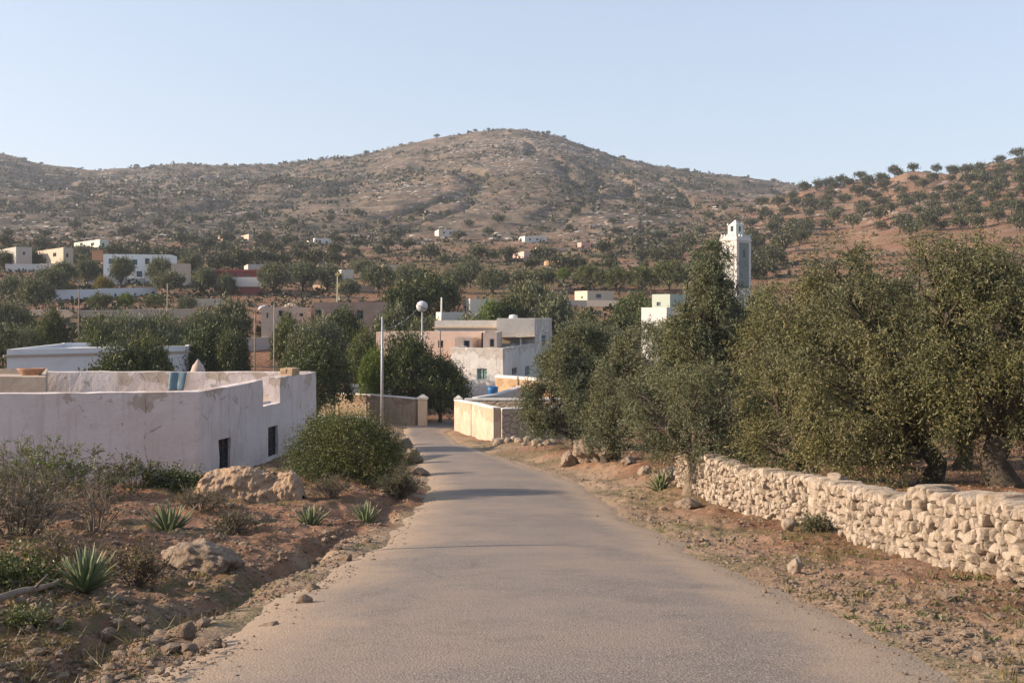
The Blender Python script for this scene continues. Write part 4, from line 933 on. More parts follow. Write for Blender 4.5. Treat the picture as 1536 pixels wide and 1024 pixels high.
wall('short white wall seen between two dark trees', [(W(520, 80), 80.0), (W(584, 80), 80.0)], 1.6, .35, LIMEW, None, zfix=[ZP(576, 80), ZP(578, 80)], seed=8, name='garden_wall')
wall('low white wall just beyond the corner of the whitewashed house', [(W(470, 53.5), 53.5), (W(548, 55), 55.0)], 1.2, .5, LIMEW, None, zfix=[ZP(622.5, 53.5), ZP(625, 55)], seed=9, name='garden_wall')
def barrel():
    X, Y = W(739, 80.5), 80.5; z = max(g1(X, Y), ZP(592, Y)); r = .42; t = root('plastic_drum', (X, Y, z), 'blue plastic drum standing below the green-framed window', 'drum')
    mb = MB(); h = ZP(579.5, Y)-z; mb.lathe([(.02, 0), (r*.9, 0), (r, h*.1), (r*1.03, h*.5), (r*1.06, h), (r*.96, h), (r*.9, h*.85), (.02, h*.85)], n=18); ob('drum', mb.mesh('drum', [flat((.02,.13,.34), .45, 0, 'blue_plastic', .25)], True), t)
    mb = MB(); mb.lathe([(r*1.03, h*.62), (r*1.1, h*.66), (r*1.03, h*.7)], n=18); ob('hoop', mb.mesh('hoop', [flat((.02,.12,.30), .45, 0, 'blue_plastic', .25)], True), t)
barrel()
boulder('earth_heap', 'brown heap of earth beside the blue drum', 751, 588, 16, 12, 77, 'rock', 1, .2, 'heap', 3, Y=80)

# ------------------------------------------------------------------ dry-stone wall on the right and the stones about it
WP = [(5.02, 24.2), (5.35, 21.8), (5.80, 18.6)]
dry_wall('pale dry-stone wall, far length running from the forked olive to the straight joint', 'stone_wall', [(4.62, 26.8)]+WP, 0, [1.0, 1.06, 1.0, .93], 11)
dry_wall('pale dry-stone wall, near length with a raised end, nearest the road edge', 'stone_wall', [(5.84, 18.42), (5.78, 16), (5.72, 13.9), (5.70, 13.6), (5.72, 12.3), (5.78, 10.3), (5.95, 5.5)], 0, [.86, .87, .81, .98, .96, .80, .7], 12)
def pier_():
    mb = MB(); rng = np.random.default_rng(8)
    for k in range(5):
        V, T = rock(rng, (.17, .27, .13), 3, .5, 3, .05); mb.add(V+[0, 0, .08+k*.178], T=T)
    tag(mb.build('stone_pier', M['lime'], None, (5.70, 18.45, g1(5.70, 18.45)), True), 'square-cut blocks stacked as a pier at the joint of the dry-stone wall', 'pier')
pier_()
def loose(name, label, x, y, z, s, seed, mat='lime'):
    V, T = rock(np.random.default_rng(seed), s, 3, .6, 7, .07); tag(ob(name, mk(name, V, T=T, mats=[M[mat]], smooth=True), None, (x, y, z)), label, 'stone')
loose('loose_stone', 'single squared stone lying on top of the dry-stone wall', 5.80, 17.9, g1(5.80, 17.9)+.90, (.13, .2, .085), 4)
for (px, py, w, h, sd, lb) in ((1181, 801, 24, 19, 5, 'rounded pale stone on the verge close to the foot of the dry-stone wall'), (1194, 858, 23, 23, 6, 'rounded pale stone out on the verge, nearer the road'),
                               (1109, 768, 9, 8, 14, 'small white stone at the foot of the far length of wall')):
    boulder('stone', lb, px, py, w, h, sd, 'lime', .9, .18, 'stone', 3)
for i, (px, py, w, h, lb) in enumerate(((886, 692, 62, 36, 'largest ochre boulder under the bushy olive, right side of the bend'), (855, 697, 34, 24, 'smaller tilted boulder left of the ochre boulder'), (915, 690, 38, 24, 'ochre boulder against the root of the leaning olive'),
                                        (1003, 722, 34, 20, 'low pale rock among weeds before the forked olive'), (968, 716, 22, 15, 'small rock on the bank short of the agave by the wall'), (942, 700, 26, 14, 'flat rock on the rubble bank near the leaning olive'),
                                        (1032, 758, 40, 14, 'rock half buried at the foot of the forked olive'))):
    boulder('boulder', lb, px, py, w, h, 30+i, 'rock', .85, .25, 'boulder')
rng = np.random.default_rng(17)
mb = MB()
for k in range(70):
    px = rng.uniform(742, 830); py = 664-(px-745)*.03+rng.uniform(-5, 5); x, y = hit(px, py, 40, 70); s = rng.uniform(.10, .30)
    V, T = rock(rng, (s, s, s*.7), 2, .7, 7, .1); mb.add(V+[x, y, g1(x, y)+s*.25], T=T)
tag(mb.build('rubble', M['rock'], None, None, True), 'low bank of broken stone at the foot of the shaded courtyard wall', 'rubble', kind='stuff')

# left side: mud wall, boulders, ditch stones
def mud_wall():
    nx, nt_ = 150, 46; Y0 = 22.6; xs = np.linspace(W(296, Y0), W(458, Y0), nx); V = []
    prof = np.interp(np.linspace(296, 458, nx), [296, 312, 350, 380, 405, 412, 420, 440, 450, 458], [.12, .52, .70, .74, .66, .50, .64, .72, .62, .2])
    for x, h in zip(xs, prof):
        zg = g1(x, Y0, False)
        for j in range(nt_):
            a = math.pi*j/(nt_-1); V.append((x, Y0-math.cos(a)*.34*(1+.3*(1-math.sin(a)))-.08, zg-.2+(math.sin(a)**.7)*(h+.2)))
    V = np.array(V); V[:, 2] += .08*fbm(V[:, 0]*2.6, V[:, 1]*3+V[:, 2]*2, 6, 71, .6)*(V[:, 2] > V[:, 2].min()); V[:, 1] += .17*fbm(V[:, 0]*2.4, V[:, 2]*4.5, 6, 72, .6)-.06*np.abs(fbm(V[:, 0]*5, V[:, 2]*6, 3, 74)); V[:, 0] += .06*fbm(V[:, 2]*5, V[:, 1]*5, 3, 73)
    i = np.arange(nx-1)[:, None]*nt_+np.arange(nt_-1)[None]; Q = np.stack([i, i+nt_, i+nt_+1, i+1], -1).reshape(-1, 4)
    tag(ob('earth_wall', mk('earth_wall', V, Q, mats=[stonemat('mud', (.42,.29,.19), (.50,.36,.25), (.27,.18,.12), 2.5)], smooth=True)), 'crumbling low earth wall between the shrubs in front of the whitewashed house', 'wall')
mud_wall()
for i, (px, py, w, h, lb, mt) in enumerate(((303, 846, 122, 46, 'biggest boulder on the left bank, broad and weathered', 'rock'), (20, 716, 62, 32, 'pale rock at the edge of the scrub before the whitewashed house', 'rock'), (160, 716, 34, 22, 'grey rock behind the leafy scrub by the whitewashed house', 'rock'), (60, 712, 40, 20, 'low brown rock behind the thorny scrub', 'rock'), (210, 724, 60, 16, 'long low rock under the wall of the whitewashed house', 'rock'),
        (315, 968, 58, 24, 'rounded tan rock in the ditch, the largest beside the road edge', 'gravel'), (278, 962, 34, 24, 'tan rock in the ditch next to the rounded one', 'gravel'), (283, 976, 34, 18, 'flat rock at the ditch lip below the tan rock', 'gravel'), (160, 976, 30, 20, 'small blocky stone on the dirt left of the ditch', 'gravel'), (405, 938, 36, 18, 'low ditch stone at the tarmac edge below the yellow bank', 'gravel'),
        (455, 905, 34, 26, 'ochre stone at the tarmac edge where the ditch narrows', 'gravel'), (470, 884, 26, 18, 'ochre stone above the narrow part of the ditch', 'gravel'), (436, 915, 26, 14, 'flat stone in the bed of the ditch', 'gravel'), (395, 952, 22, 12, 'little stone beside the tarmac, low in the ditch', 'gravel'), (45, 960, 20, 14, 'small pale stone among weeds by the small agave', 'gravel'), (96, 938, 22, 16, 'pinkish stone on the bank below the largest agave', 'gravel'),
        (520, 838, 22, 10, 'flat stone at the road edge level with the biggest boulder', 'gravel'), (611, 676, 22, 20, 'rock at the road edge below the end of the large shrub', 'rock'), (618, 694, 34, 26, 'brown rock on the road bank under the large shrub', 'rock'), (632, 712, 28, 14, 'low rock at the tarmac beyond the large shrub', 'rock'))):
    boulder('boulder' if w > 55 else 'stone', lb, px, py, w, h, 50+i, mt, .8, .28, 'boulder' if w > 55 else 'stone', 4 if w > 45 else 3)

# ------------------------------------------------------------------ agaves, shrubs, the stick
agave(128, 902, 66, 1, 'largest agave, upright green rosette on the left bank', 60)
agave(254, 797, 50, 2, 'agave rosette in front of the dark leafy shrub', 44)
agave(466, 786, 40, 3, 'blue-grey agave below the large shrub, nearer the earth wall', 38)
agave(549, 778, 36, 4, 'shaded agave under the edge of the large shrub by the road', 34)
agave(34, 948, 30, 5, 'small ragged agave lowest on the left bank', 22)
agave(990, 738, 34, 6, 'agave beside the forked olive at the end of the dry-stone wall', 34)
bush('large_shrub', 'large rounded green shrub at the roadside in front of the grey metal pole', 'shrub', 515, 27.5,
     [(474, 692, 36, 40, .2), (525, 666, 44, 36, 0), (498, 654, 34, 26, .8), (550, 692, 40, 40, -.2), (508, 716, 50, 30, -.4), (578, 682, 20, 28, .4), (462, 716, 20, 24, 0), (556, 660, 26, 24, .5), (535, 720, 40, 26, -.2)], M['green'], 101, 1.5, (.055, .022), .25, .2, .2)
bush('leafy_shrub', 'dark glossy shrub behind the agave rosette, left of the earth wall', 'shrub', 268, 23.3, [(258, 742, 32, 26, 0), (284, 746, 30, 26, .2), (268, 760, 40, 20, -.1)], M['green'], 102, 1.2, (.06, .032), .16)
scrub('thorn_scrub', 'yellow-green wiry bush, tallest of the scrub against the whitewashed house', 80, 21.5, 150, 76, 103, M['bright'], 34, .5, leafs=(.05, .026))
scrub('thorn_scrub', 'straggling bush with bent bare branches in front of the house wall', 150, 21, 130, 46, 104, M['green'], 22, .4, leafs=(.05, .028))
scrub('thorn_scrub', 'thin scrub at the house wall between the bent bush and the glossy shrub', 205, 23, 100, 42, 105, M['green'], 20, .5, leafs=(.05, .028))
scrub('thorn_scrub', 'bare grey thorn bush with a forked stem in the middle of the bank', 140, 15.8, 130, 76, 106, M['dry'], 16, .1)
scrub('thorn_scrub', 'dense grey twiggy thicket at the edge of the bank', 30, 14.5, 190, 92, 107, M['dry'], 44, .2)
scrub('thorn_scrub', 'greenish-grey thicket behind the grey one, partly leafed', 15, 17.5, 150, 90, 108, M['bright'], 34, .35)
scrub('thorn_scrub', 'dark dry brush at the road side of the large shrub', 600, 26.2, 64, 40, 109, M['dark'], 60, .5)
for i, (px, Y, w, h, lb) in enumerate(((300, 19.5, 80, 30, 'low dry brush just above the biggest boulder'), (350, 17, 70, 22, 'sparse dry weed right of the biggest boulder'), (90, 12.6, 110, 40, 'dry brush behind the largest agave'), (500, 23, 60, 26, 'withered weed between the two roadside agaves'))):
    scrub('dry_brush', lb, px, Y, w, h, 140+i, M['dry'] if i % 2 else M['grass'], 22, .3)
scrub('thorn_scrub', 'feathery grey weed on the bank beside the largest agave', 200, 10.6, 90, 44, 110, M['dry'], 20, .4)
scrub('thorn_scrub', 'low grey sprig at the foot of the dry-stone wall near the joint', 1226, 17.3, 50, 16, 111, M['olive'], 20, .6)
bush('leafy_shrub', 'low dark green bush under the fallen branch', 'shrub', 15, hit(15, 900, 4, 40)[1], [(5, 872, 50, 26, 0), (44, 886, 36, 18, .1), (-30, 878, 50, 32, .2)], M['green'], 112, .9, (.04, .02), .14)
bush('leafy_shrub', 'small weedy bush lowest at the edge, below the fallen branch', 'shrub', 50, hit(50, 958, 4, 40)[1], [(35, 944, 28, 12, 0), (75, 950, 20, 9, 0)], M['green'], 113, .8, (.035, .014), .1)
scrub('thorn_scrub', 'broad scrubby bush along the road bank beyond the large shrub', 600, 36, 60, 36, 114, M['green'], 50, .6)
def branch():
    ya = hit(-30, 925, 4, 40)[1]*.97; yb = hit(92, 890, 4, 40)[1]*.95; a = np.array([W(-30, ya), ya, ZP(914, ya)]); b = np.array([W(92, yb), yb, ZP(867, yb)]); mb = MB(); t = np.linspace(0, 1, 9)[:, None]; P = a+(b-a)*t; P[:, 2] += .03*np.sin(t[:, 0]*5); rng = np.random.default_rng(2); P += rng.normal(size=P.shape)*.006
    mb.tube(P-a, np.linspace(.038, .02, 9), 8); mb.tube([P[5]-a, P[5]-a+[.1, .05, .12]], [.016, .006], 5); tag(mb.build('fallen_branch', M['wood'], None, a, True), 'bare grey fallen branch propped beside the largest agave', 'branch')
branch()

# ------------------------------------------------------------------ big olives along the right side
big_tree('olive_tree', 'bushy grey olive reaching the ground, nearest the courtyard wall', 'olive tree', 850, 46, [(872, 535, 46, 44, 0), (830, 600, 42, 46, 0), (890, 590, 46, 50, -.5), (855, 640, 50, 26, -.4), (905, 545, 30, 40, .8), (845, 560, 36, 36, .3), (815, 635, 32, 26, 0)], M['olive'], 201, 866, .19, dens=1.1, leaf=(.11, .030))
big_tree('olive_tree', 'leaning olive rooted by the ochre boulders', 'olive tree', 950, 38, [(965, 530, 44, 42, 0), (932, 590, 36, 48, 0), (985, 600, 46, 50, -.4), (950, 640, 44, 30, 0), (915, 650, 30, 26, .2), (900, 632, 22, 22, .2), (1000, 655, 30, 26, .2)], M['olive'], 202, 908, .16, dens=1.0, leaf=(.10, .026))
big_tree('olive_tree', 'tall pointed olive standing in front of the minaret', 'olive tree', 1068, 33, [(1068, 392, 18, 28, 0), (1068, 438, 26, 38, 0), (1056, 484, 38, 42, -.3), (1088, 500, 28, 34, .5), (1030, 520, 46, 42, -.2), (1080, 540, 52, 52, -.3), (1015, 560, 40, 40, .2), (1102, 470, 9, 20, .7), (1070, 600, 60, 40, 0)], M['olive'], 203, 1075, .2, dens=1.05, leaf=(.10, .026))
big_tree('olive_tree', 'forked olive with pale twin trunks, in front of the end of the dry-stone wall', 'olive tree', 1052, 25.3, [(1035, 600, 58, 46, 0), (985, 640, 44, 42, .2), (1095, 600, 56, 50, -.2), (1050, 655, 60, 34, -.2), (1135, 635, 46, 44, .2), (960, 605, 34, 30, .6), (1090, 662, 46, 32, -.2), (975, 676, 34, 24, .2), (1020, 680, 36, 18, -.3), (1110, 680, 34, 22, 0)], M['olive'], 204, 1050, .175, dens=1.1, stems=2, forks=1.2, bark='pale_bark')
big_tree('olive_tree', 'yellowish olive left of the great olives, behind the dry-stone wall', 'olive tree', 1190, 22, [(1178, 465, 38, 40, 0), (1160, 530, 48, 48, 0), (1205, 520, 48, 56, -.3), (1150, 600, 44, 50, .2), (1200, 610, 56, 56, -.3), (1180, 660, 60, 40, 0), (1225, 455, 26, 30, .5), (1150, 678, 40, 26, .2), (1205, 690, 44, 22, -.3)], M['olive_warm'], 205, 1208, .15, dens=1.05)
big_tree('olive_tree', 'great olive with a forked dark trunk behind the near wall', 'olive tree', 1310, 20, [(1252, 398, 44, 40, 0), (1268, 450, 56, 50, -.3), (1324, 468, 40, 38, .3), (1255, 540, 66, 60, -.3), (1330, 530, 66, 66, -.6), (1290, 610, 74, 50, -.4), (1355, 610, 70, 52, 0), (1395, 650, 52, 34, .2), (1240, 640, 50, 40, .2), (1320, 668, 66, 32, -.2), (1300, 500, 60, 50, .9), (1270, 682, 56, 28, 0), (1320, 694, 40, 22, -.5), (1230, 690, 36, 22, .2)], M['olive_warm'], 206, 1398, .19, dens=1.0, forks=.9)
big_tree('olive_tree', 'great olive with a thick single trunk at the edge of the view', 'olive tree', 1480, 19, [(1402, 405, 48, 40, 0), (1465, 402, 52, 40, -.2), (1525, 420, 56, 50, 0), (1420, 470, 60, 54, -.4), (1500, 490, 76, 66, -.5), (1580, 470, 60, 70, 0), (1440, 560, 72, 62, -.6), (1530, 570, 80, 66, -.6), (1600, 590, 70, 70, 0), (1470, 630, 66, 40, 0), (1560, 650, 70, 36, .3), (1420, 620, 50, 44, .3)], M['olive_warm'], 207, 1502, .26, dens=1.0, forks=1.0)
big_tree('olive_tree', 'shaded olive in the second row, its trunk showing between the great olives', 'olive tree', 1290, 29, [(1230, 520, 70, 60, 0), (1310, 480, 70, 60, 0), (1270, 590, 80, 50, 0), (1200, 610, 50, 44, .3), (1340, 600, 70, 50, 0)], M['olive'], 208, 1212, .2, dens=.7, leaf=(.12, .035))
big_tree('olive_tree', 'shaded olive in the second row behind the thick-trunked one', 'olive tree', 1450, 29, [(1400, 510, 80, 60, 0), (1500, 470, 80, 70, 0), (1580, 520, 80, 70, 0), (1450, 590, 80, 50, 0), (1560, 610, 80, 46, 0)], M['olive'], 209, 1440, .22, dens=.7, leaf=(.12, .035))
# ------------------------------------------------------------------ minaret
def minaret():
    Y = 150; phi = math.radians(50); A = np.array([W(1105, Y), Y]); s = 3.6
    P = corner_fp(1105, Y, 1080, 1126.5, 47); zg = g1(*A); zt = ZP(354, Y); org = (A[0], A[1], zg)
    t = root('minaret', org, 'square white minaret with grey-green panels and a small lantern above', 'minaret')
    wm = plaster((.52,.51,.49), (.40,.36,.32), .4); gp = plaster((.17,.205,.19), (.25,.3,.27), .3); pale = plaster((.52,.58,.50), (.4,.45,.4), .2)
    block(t, org, P, zg-1, zt, wm, wm, .5, .3, name='tower')
    c0 = (P[0]+P[2])/2
    for e in (0, 1):
        a, b = P[e], P[e+1]; d = norm(b-a); L = np.linalg.norm(b-a); n_ = np.array([d[1], -d[0]]); ang = math.atan2(d[1], d[0])
        c = (a+b)/2+n_*.03; mb = MB(); mb.box((c[0]-org[0], c[1]-org[1], (ZP(363, Y)+ZP(432, Y))/2-org[2]), (L*.66, .05, ZP(363, Y)-ZP(432, Y)), ang); f = ob('tile_panel', mb.mesh('tile_panel', [gp if e else wm]), t)
        mb = MB(); zc = ZP(380, Y)-org[2]; c2 = (a+b)/2+n_*.075
        mb.box((c2[0]-org[0], c2[1]-org[1], zc), (.5, .04, 1.0), ang); mb.box((c2[0]-org[0], c2[1]-org[1], zc+.65), (.5, .04, .3), ang, taper=.3); ob('lancet_window', mb.mesh('lancet_window', [M['dglass']]), f)
        mb = MB(); mb.box(((a+b)[0]/2+n_[0]*.06-org[0], (a+b)[1]/2+n_[1]*.06-org[1], zt-.5-org[2]), (L+.1, .14, .22), ang); ob('string_course', mb.mesh('string_course', [wm]), t)
    n = 0
    for e in range(4):
        a, b = P[e], P[(e+1) % 4]; d = norm(b-a); L = np.linalg.norm(b-a); ang = math.atan2(d[1], d[0]); inn = np.array([-d[1], d[0]])
        for k in range(6):
            q = a+d*L*(k+.5)/6+inn*.16; mb = MB(); mb.box((q[0]-org[0], q[1]-org[1], zt+.18-org[2]), (.30, .24, .36), ang, taper=.6); ob('merlon', mb.mesh('merlon', [wm]), t)
    Pl = [c0+(p-c0)*.50 for p in P]; zl = ZP(335, Y); lt = MB()
    mb, rf = shell(Pl, zt-.5, zl, zl-.1, .2, {}, org); lan = ob('lantern', mb.mesh('lantern', [pale]), t)
    for e in (0, 1):
        a, b = Pl[e], Pl[e+1]; d = norm(b-a); n_ = np.array([d[1], -d[0]]); ang = math.atan2(d[1], d[0]); c = (a+b)/2+n_*.03; m2 = MB(); m2.box((c[0]-org[0], c[1]-org[1], (zt+zl)/2+.3-org[2]), (.42, .05, .8), ang); ob('lantern_window', m2.mesh('lantern_window', [M['dglass']]), lan)
    for p in Pl:
        m2 = MB(); m2.box((p[0]-org[0], p[1]-org[1], zl+.05-org[2]), (.26, .26, .3), math.radians(47), taper=.4); ob('merlon', m2.mesh('merlon', [wm]), t)
    mb = MB(); h = ZP(327, Y)-zl; b4 = [c0+(p-c0)*.40 for p in P]
    mb.add([(q[0]-org[0], q[1]-org[1], zl-org[2]) for q in b4]+[(c0[0]-org[0], c0[1]-org[1], zl+h-org[2])], T=[[0, 1, 4], [1, 2, 4], [2, 3, 4], [3, 0, 4]]); ob('cupola', mb.mesh('cupola', [wm]), t)
    mb = MB(); fz = zl+h-.1-org[2]; fx, fy = c0[0]-org[0], c0[1]-org[1]; mb.tube([(fx, fy, fz), (fx, fy, fz+2.0)], .05, 6)
    for zz, r in ((.45, .2), (.9, .15), (1.25, .11)): V, T = ico(2); mb.add(V*r+[fx, fy, fz+zz], T=T)
    ob('finial', mb.mesh('finial', [flat((.16,.13,.08), .4, .7, 'brass')], True), t)
minaret()

# ------------------------------------------------------------------ houses of the village (phi = how far the long side turns from the line of sight)
DB = M['bglass']
house('white two-storey villa with blue shuttered windows among olive trees', 'villa', 155, 145, 257, 381, (.72,.72,.72), 9, base=424, wins=[('r', 167, 392, 8, 8, DB), ('r', 202, 393, 8, 8, DB), ('r', 221, 392, 7, 9), ('r', 209, 411, 9, 9, DB)], amt=.2)
def roof_hut():
    X, Y = W(168, 172), 166.0; mb = MB(); z = ZP(381, 158); mb.box((X, Y, z+.2), (1.5, 1.5, 1.6), .2); mb.box((X, Y, z+1.06), (1.7, 1.7, .12), .2); tag(mb.build('roof_hut', plaster((.55,.30,.17)), None), 'orange stair hut on the roof of the white villa', 'hut')
roof_hut()
house('beige flat-roofed house behind the white villa, with one square window', 'house', 95, 50, 110, 371, (.40,.345,.275), 42, Y=200, wins=[('l', 82, 382, 5, 6), ('r', 101, 383, 4, 6)])
house('grey-white house at the edge of the village next to the beige house', 'house', 24, -15, 48, 370, (.36,.34,.31), 40, Y=205, wins=[('r', 36, 380, 4, 5)])
house('pale green house standing above the white villa', 'house', 149.5, 111, 163, 359, (.52,.54,.46), 44, base=374, wins=[('l', 122, 366, 4, 4), ('l', 139, 366, 5, 4), ('r', 155, 367, 3, 5)])
def red_house():
    t, P, org, zt = house('dark red house with a white base and arched green windows', 'house', 321, 318, 392, 404, (.27,.085,.075), 3, Y=166, wins=[('r', 337, 412, 4, 6), ('r', 353, 413, 4, 6), ('r', 370, 414, 5, 8, flat((.08,.2,.13), .5, 0, 'green_door', .2))], amt=.2)
    a, b = P[1], P[2]; d = norm(b-a); m = (a+b)/2+np.array([d[1], -d[0]])*.05; ang = math.atan2(d[1], d[0]); mb = MB(); zb = ZP(425, 166); mb.box((m[0]-org[0], m[1]-org[1], zb+.25-org[2]), (np.linalg.norm(b-a)+.1, .16, 1.6), ang); ob('plinth', mb.mesh('plinth', [LIMEW]), t)
    mb = MB(); mb.box((m[0]-org[0], m[1]-org[1], zt-.2-org[2]), (np.linalg.norm(b-a)+.3, .3, .16), ang); ob('cornice', mb.mesh('cornice', [plaster((.30,.10,.09))]), t)
red_house()
house('low grey building with a pale roof edge next to the red house', 'shed', 372, 366, 402, 396, (.42,.38,.35), 20, Y=190)
house('beige shed peeping over the trees above the red house', 'shed', 258, 254, 284, 395, (.46,.37,.29), 15, Y=178)
house('pinkish-grey stone house with small dark windows below the olive grove', 'farmhouse', 392, 384, 466, 461, (.42,.34,.29), 4, Y=112, wins=[('r', 401, 473, 3, 8), ('r', 421, 470, 7, 9), ('r', 435, 473, 5, 9), ('r', 452, 472, 6, 5)], amt=.8)
house('brown ruined stone house with a large square window', 'ruined_house', 471, 460, 578, 453, (.36,.255,.20), 5, Y=110, wins=[('r', 477, 471, 10, 13), ('r', 508, 468, 14, 6), ('r', 540, 472, 10, 14)], dirt=(.20,.13,.09), amt=1.0)
def rubble_roof():
    rng = np.random.default_rng(4)
    for i, (px, w, lb, mt) in enumerate(((393, 20, 'grey-white tarpaulin heap on the roof of the stone house', plaster((.36,.36,.38))), (436, 26, 'heap of pale stones on the roof of the stone house', M['lime']))):
        X, Y = W(px, 114), 114.5; mb = MB(); r = w/F*114/2; z = ZP(463.5, 114)
        for k in range(1 if i == 0 else 45):
            if i == 0: V, T = rock(rng, (r*.9, .9, .36), 4, .8, 8, .16, .3); mb.add(V+[0, 0, .12], T=T)
            else:
                q = rng.normal(size=2)*[r*.45, .4]; V, T = rock(rng, np.array([.2, .2, .16])*rng.uniform(.6, 1.3), 2); mb.add(V+[q[0], q[1], .1+.55*math.exp(-(q[0]/r)**2*2.5)*rng.uniform(.2, 1)], T=T)
        tag(mb.build('heap', mt, None, (X, Y, z), True), lb, 'heap')
rubble_roof()
house('small tan house with one blue window above the long low wall', 'house', 881, 862, 921, 436, (.50,.42,.34), 30, base=453, wins=[('r', 898, 444, 8, 6, DB), ('l', 873, 446, 3, 3)])
house('pale block with a bright side wall standing among trees', 'house', 705, 694, 748, 448, (.62,.55,.46), 14, Y=125, wins=[('l', 698, 464, 2, 8), ('l', 701.5, 464, 2, 9)])
house('low whitish shed beside the pale block', 'shed', 662, 654, 696, 468, (.55,.50,.46), 14, Y=116)
house('pale green house with a blue window, half hidden by the tall olive', 'house', 1005, 978, 1030, 441, (.37,.415,.36), 48, Y=112, wins=[('l', 988, 456, 6, 6, DB)], amt=.2)
house('small white house standing below the pale green one', 'house', 1000, 962, 1018, 461, (.52,.51,.50), 52, Y=104, amt=.2)
house('pink farmhouse, left of a pair, at the foot of the hill', 'farmhouse', 334, 327, 362, 352, (.46,.34,.27), 30, base=361.5, wins=[('r', 340, 357, 3, 3), ('r', 352, 357, 3, 3)])
house('pink farmhouse with a bright side wall, right of the pair below the hill', 'farmhouse', 373, 362, 396, 351, (.52,.38,.29), 30, base=362.5, wins=[('r', 381, 357, 3, 3), ('r', 389, 357, 3, 3)])
house('reddish low annexe beside the pair of pink farmhouses', 'shed', 398, 395, 421, 353, (.40,.27,.22), 20, base=360.5, wins=[('r', 408, 358, 3, 3)])
house('lone white farmhouse with a sunlit end wall at the foot of the hill', 'farmhouse', 472, 460, 502, 358, (.60,.57,.53), 22, base=369, wins=[('r', 480, 362, 3, 3), ('r', 490, 363, 3, 3), ('l', 466, 363, 2, 3)])
house('little white farmhouse on the bare red slope', 'farmhouse', 658, 652, 690, 344, (.52,.46,.42), 14, base=354.5, wins=[('r', 666, 349, 3, 3), ('r', 676, 349, 3, 3)])
house('white farmhouse with blue-grey sides near the top of fields', 'farmhouse', 787, 778, 820, 354, (.56,.53,.50), 20, base=363, wins=[('r', 795, 359, 3, 3), ('r', 806, 359, 3, 3)])
house('long pink farm building with a row of small windows', 'farmhouse', 786, 769, 826, 377, (.50,.37,.32), 22, base=390, wins=[('r', 795, 383, 2.5, 4), ('r', 805, 383, 2.5, 4), ('r', 815, 383, 2.5, 4), ('l', 775, 383, 2, 4)])
house('pink upper building behind the long farm building', 'farmhouse', 806, 800, 852, 371, (.46,.33,.28), 16, base=378, wins=[('r', 820, 376, 3, 3), ('r', 838, 376, 3, 3)])
house('salmon pink cube at the end of the farm buildings', 'farmhouse', 872, 866, 886, 365, (.55,.29,.25), 25, base=373)
house('low orange-brown house in front of the farm buildings', 'farmhouse', 840, 816, 862, 391, (.46,.28,.18), 36, base=402)
house('small beige hut on the terraces above the olive belt', 'hut', 575, 570, 600, 398, (.50,.40,.31), 20, Y=215)
house('beige hut with a sunlit wall beyond the olive belt', 'hut', 512, 505, 530, 404, (.50,.46,.40), 20, Y=195)

# garden and field walls of the village
def pw(label, pts, h, col=None, capc=None, Y=None, th=.35, name='field_wall', amt=.4):
    P = [hit(px, py, 58, 400) if Y is None else (W(px, Y), Y) for px, py in pts]
    wall(label, P, h, th, plaster(col or (.60,.58,.56), (.35,.30,.26), amt), plaster(capc) if capc else None, name=name, step=3, seed=len(label), wob=.12)
pw('long bluish-white garden wall running below the yellow almond tree', [(75, 449), (150, 447), (235, 442)], 1.35, (.56,.56,.58))
pw('white wall at the foot of the white villa', [(130, 427), (180, 426), (236, 424)], 1.0, (.58,.58,.60))
pw('short white wall between two olives below the red house', [(268, 433), (310, 430), (372, 428)], .8, (.56,.55,.55))
pw('pale wall left of the white villa', [(8, 410), (60, 409), (110, 408)], 1.8, (.55,.53,.53))
pw('long tan retaining wall with a pale top above the dark grove', [(45, 478), (110, 479), (190, 478), (292, 476)], 1.1, (.44,.34,.26), (.58,.50,.45), name='retaining_wall')
pw('low beige wall at the left of the stone house, under olives', [(284, 460), (310, 459), (334, 458)], 1.1, (.50,.42,.33))
pw('grey garden wall glimpsed behind the two bare poles', [(346, 530), (385, 527), (424, 524)], 1.4, (.42,.39,.38), (.5,.46,.42))
pw('long grey wall before the small tan house', [(815, 461), (880, 460), (950, 460)], 1.0, (.40,.35,.31))
pw('pale stone-topped garden wall behind the white house', [(826, 506), (880, 505), (945, 506)], 1.5, (.52,.42,.34), (.62,.54,.46))
pw('white garden wall with an open end near the curving wall', [(828, 530), (862, 530)], 1.6, (.58,.56,.55))
for (a, b, lb) in (((470, 434), (560, 437), 'lowest dry terrace edge under the olive grove'), ((720, 394), (800, 392), 'pale terrace edge below the long farm building'), ((786, 404), (866, 402), 'pinkish terrace edge below the orange-brown house')):
    pw(lb, [a, ((a[0]+b[0])/2, (a[1]+b[1])/2+1), b], .9, (.42,.31,.24), name='terrace_wall', amt=.9)

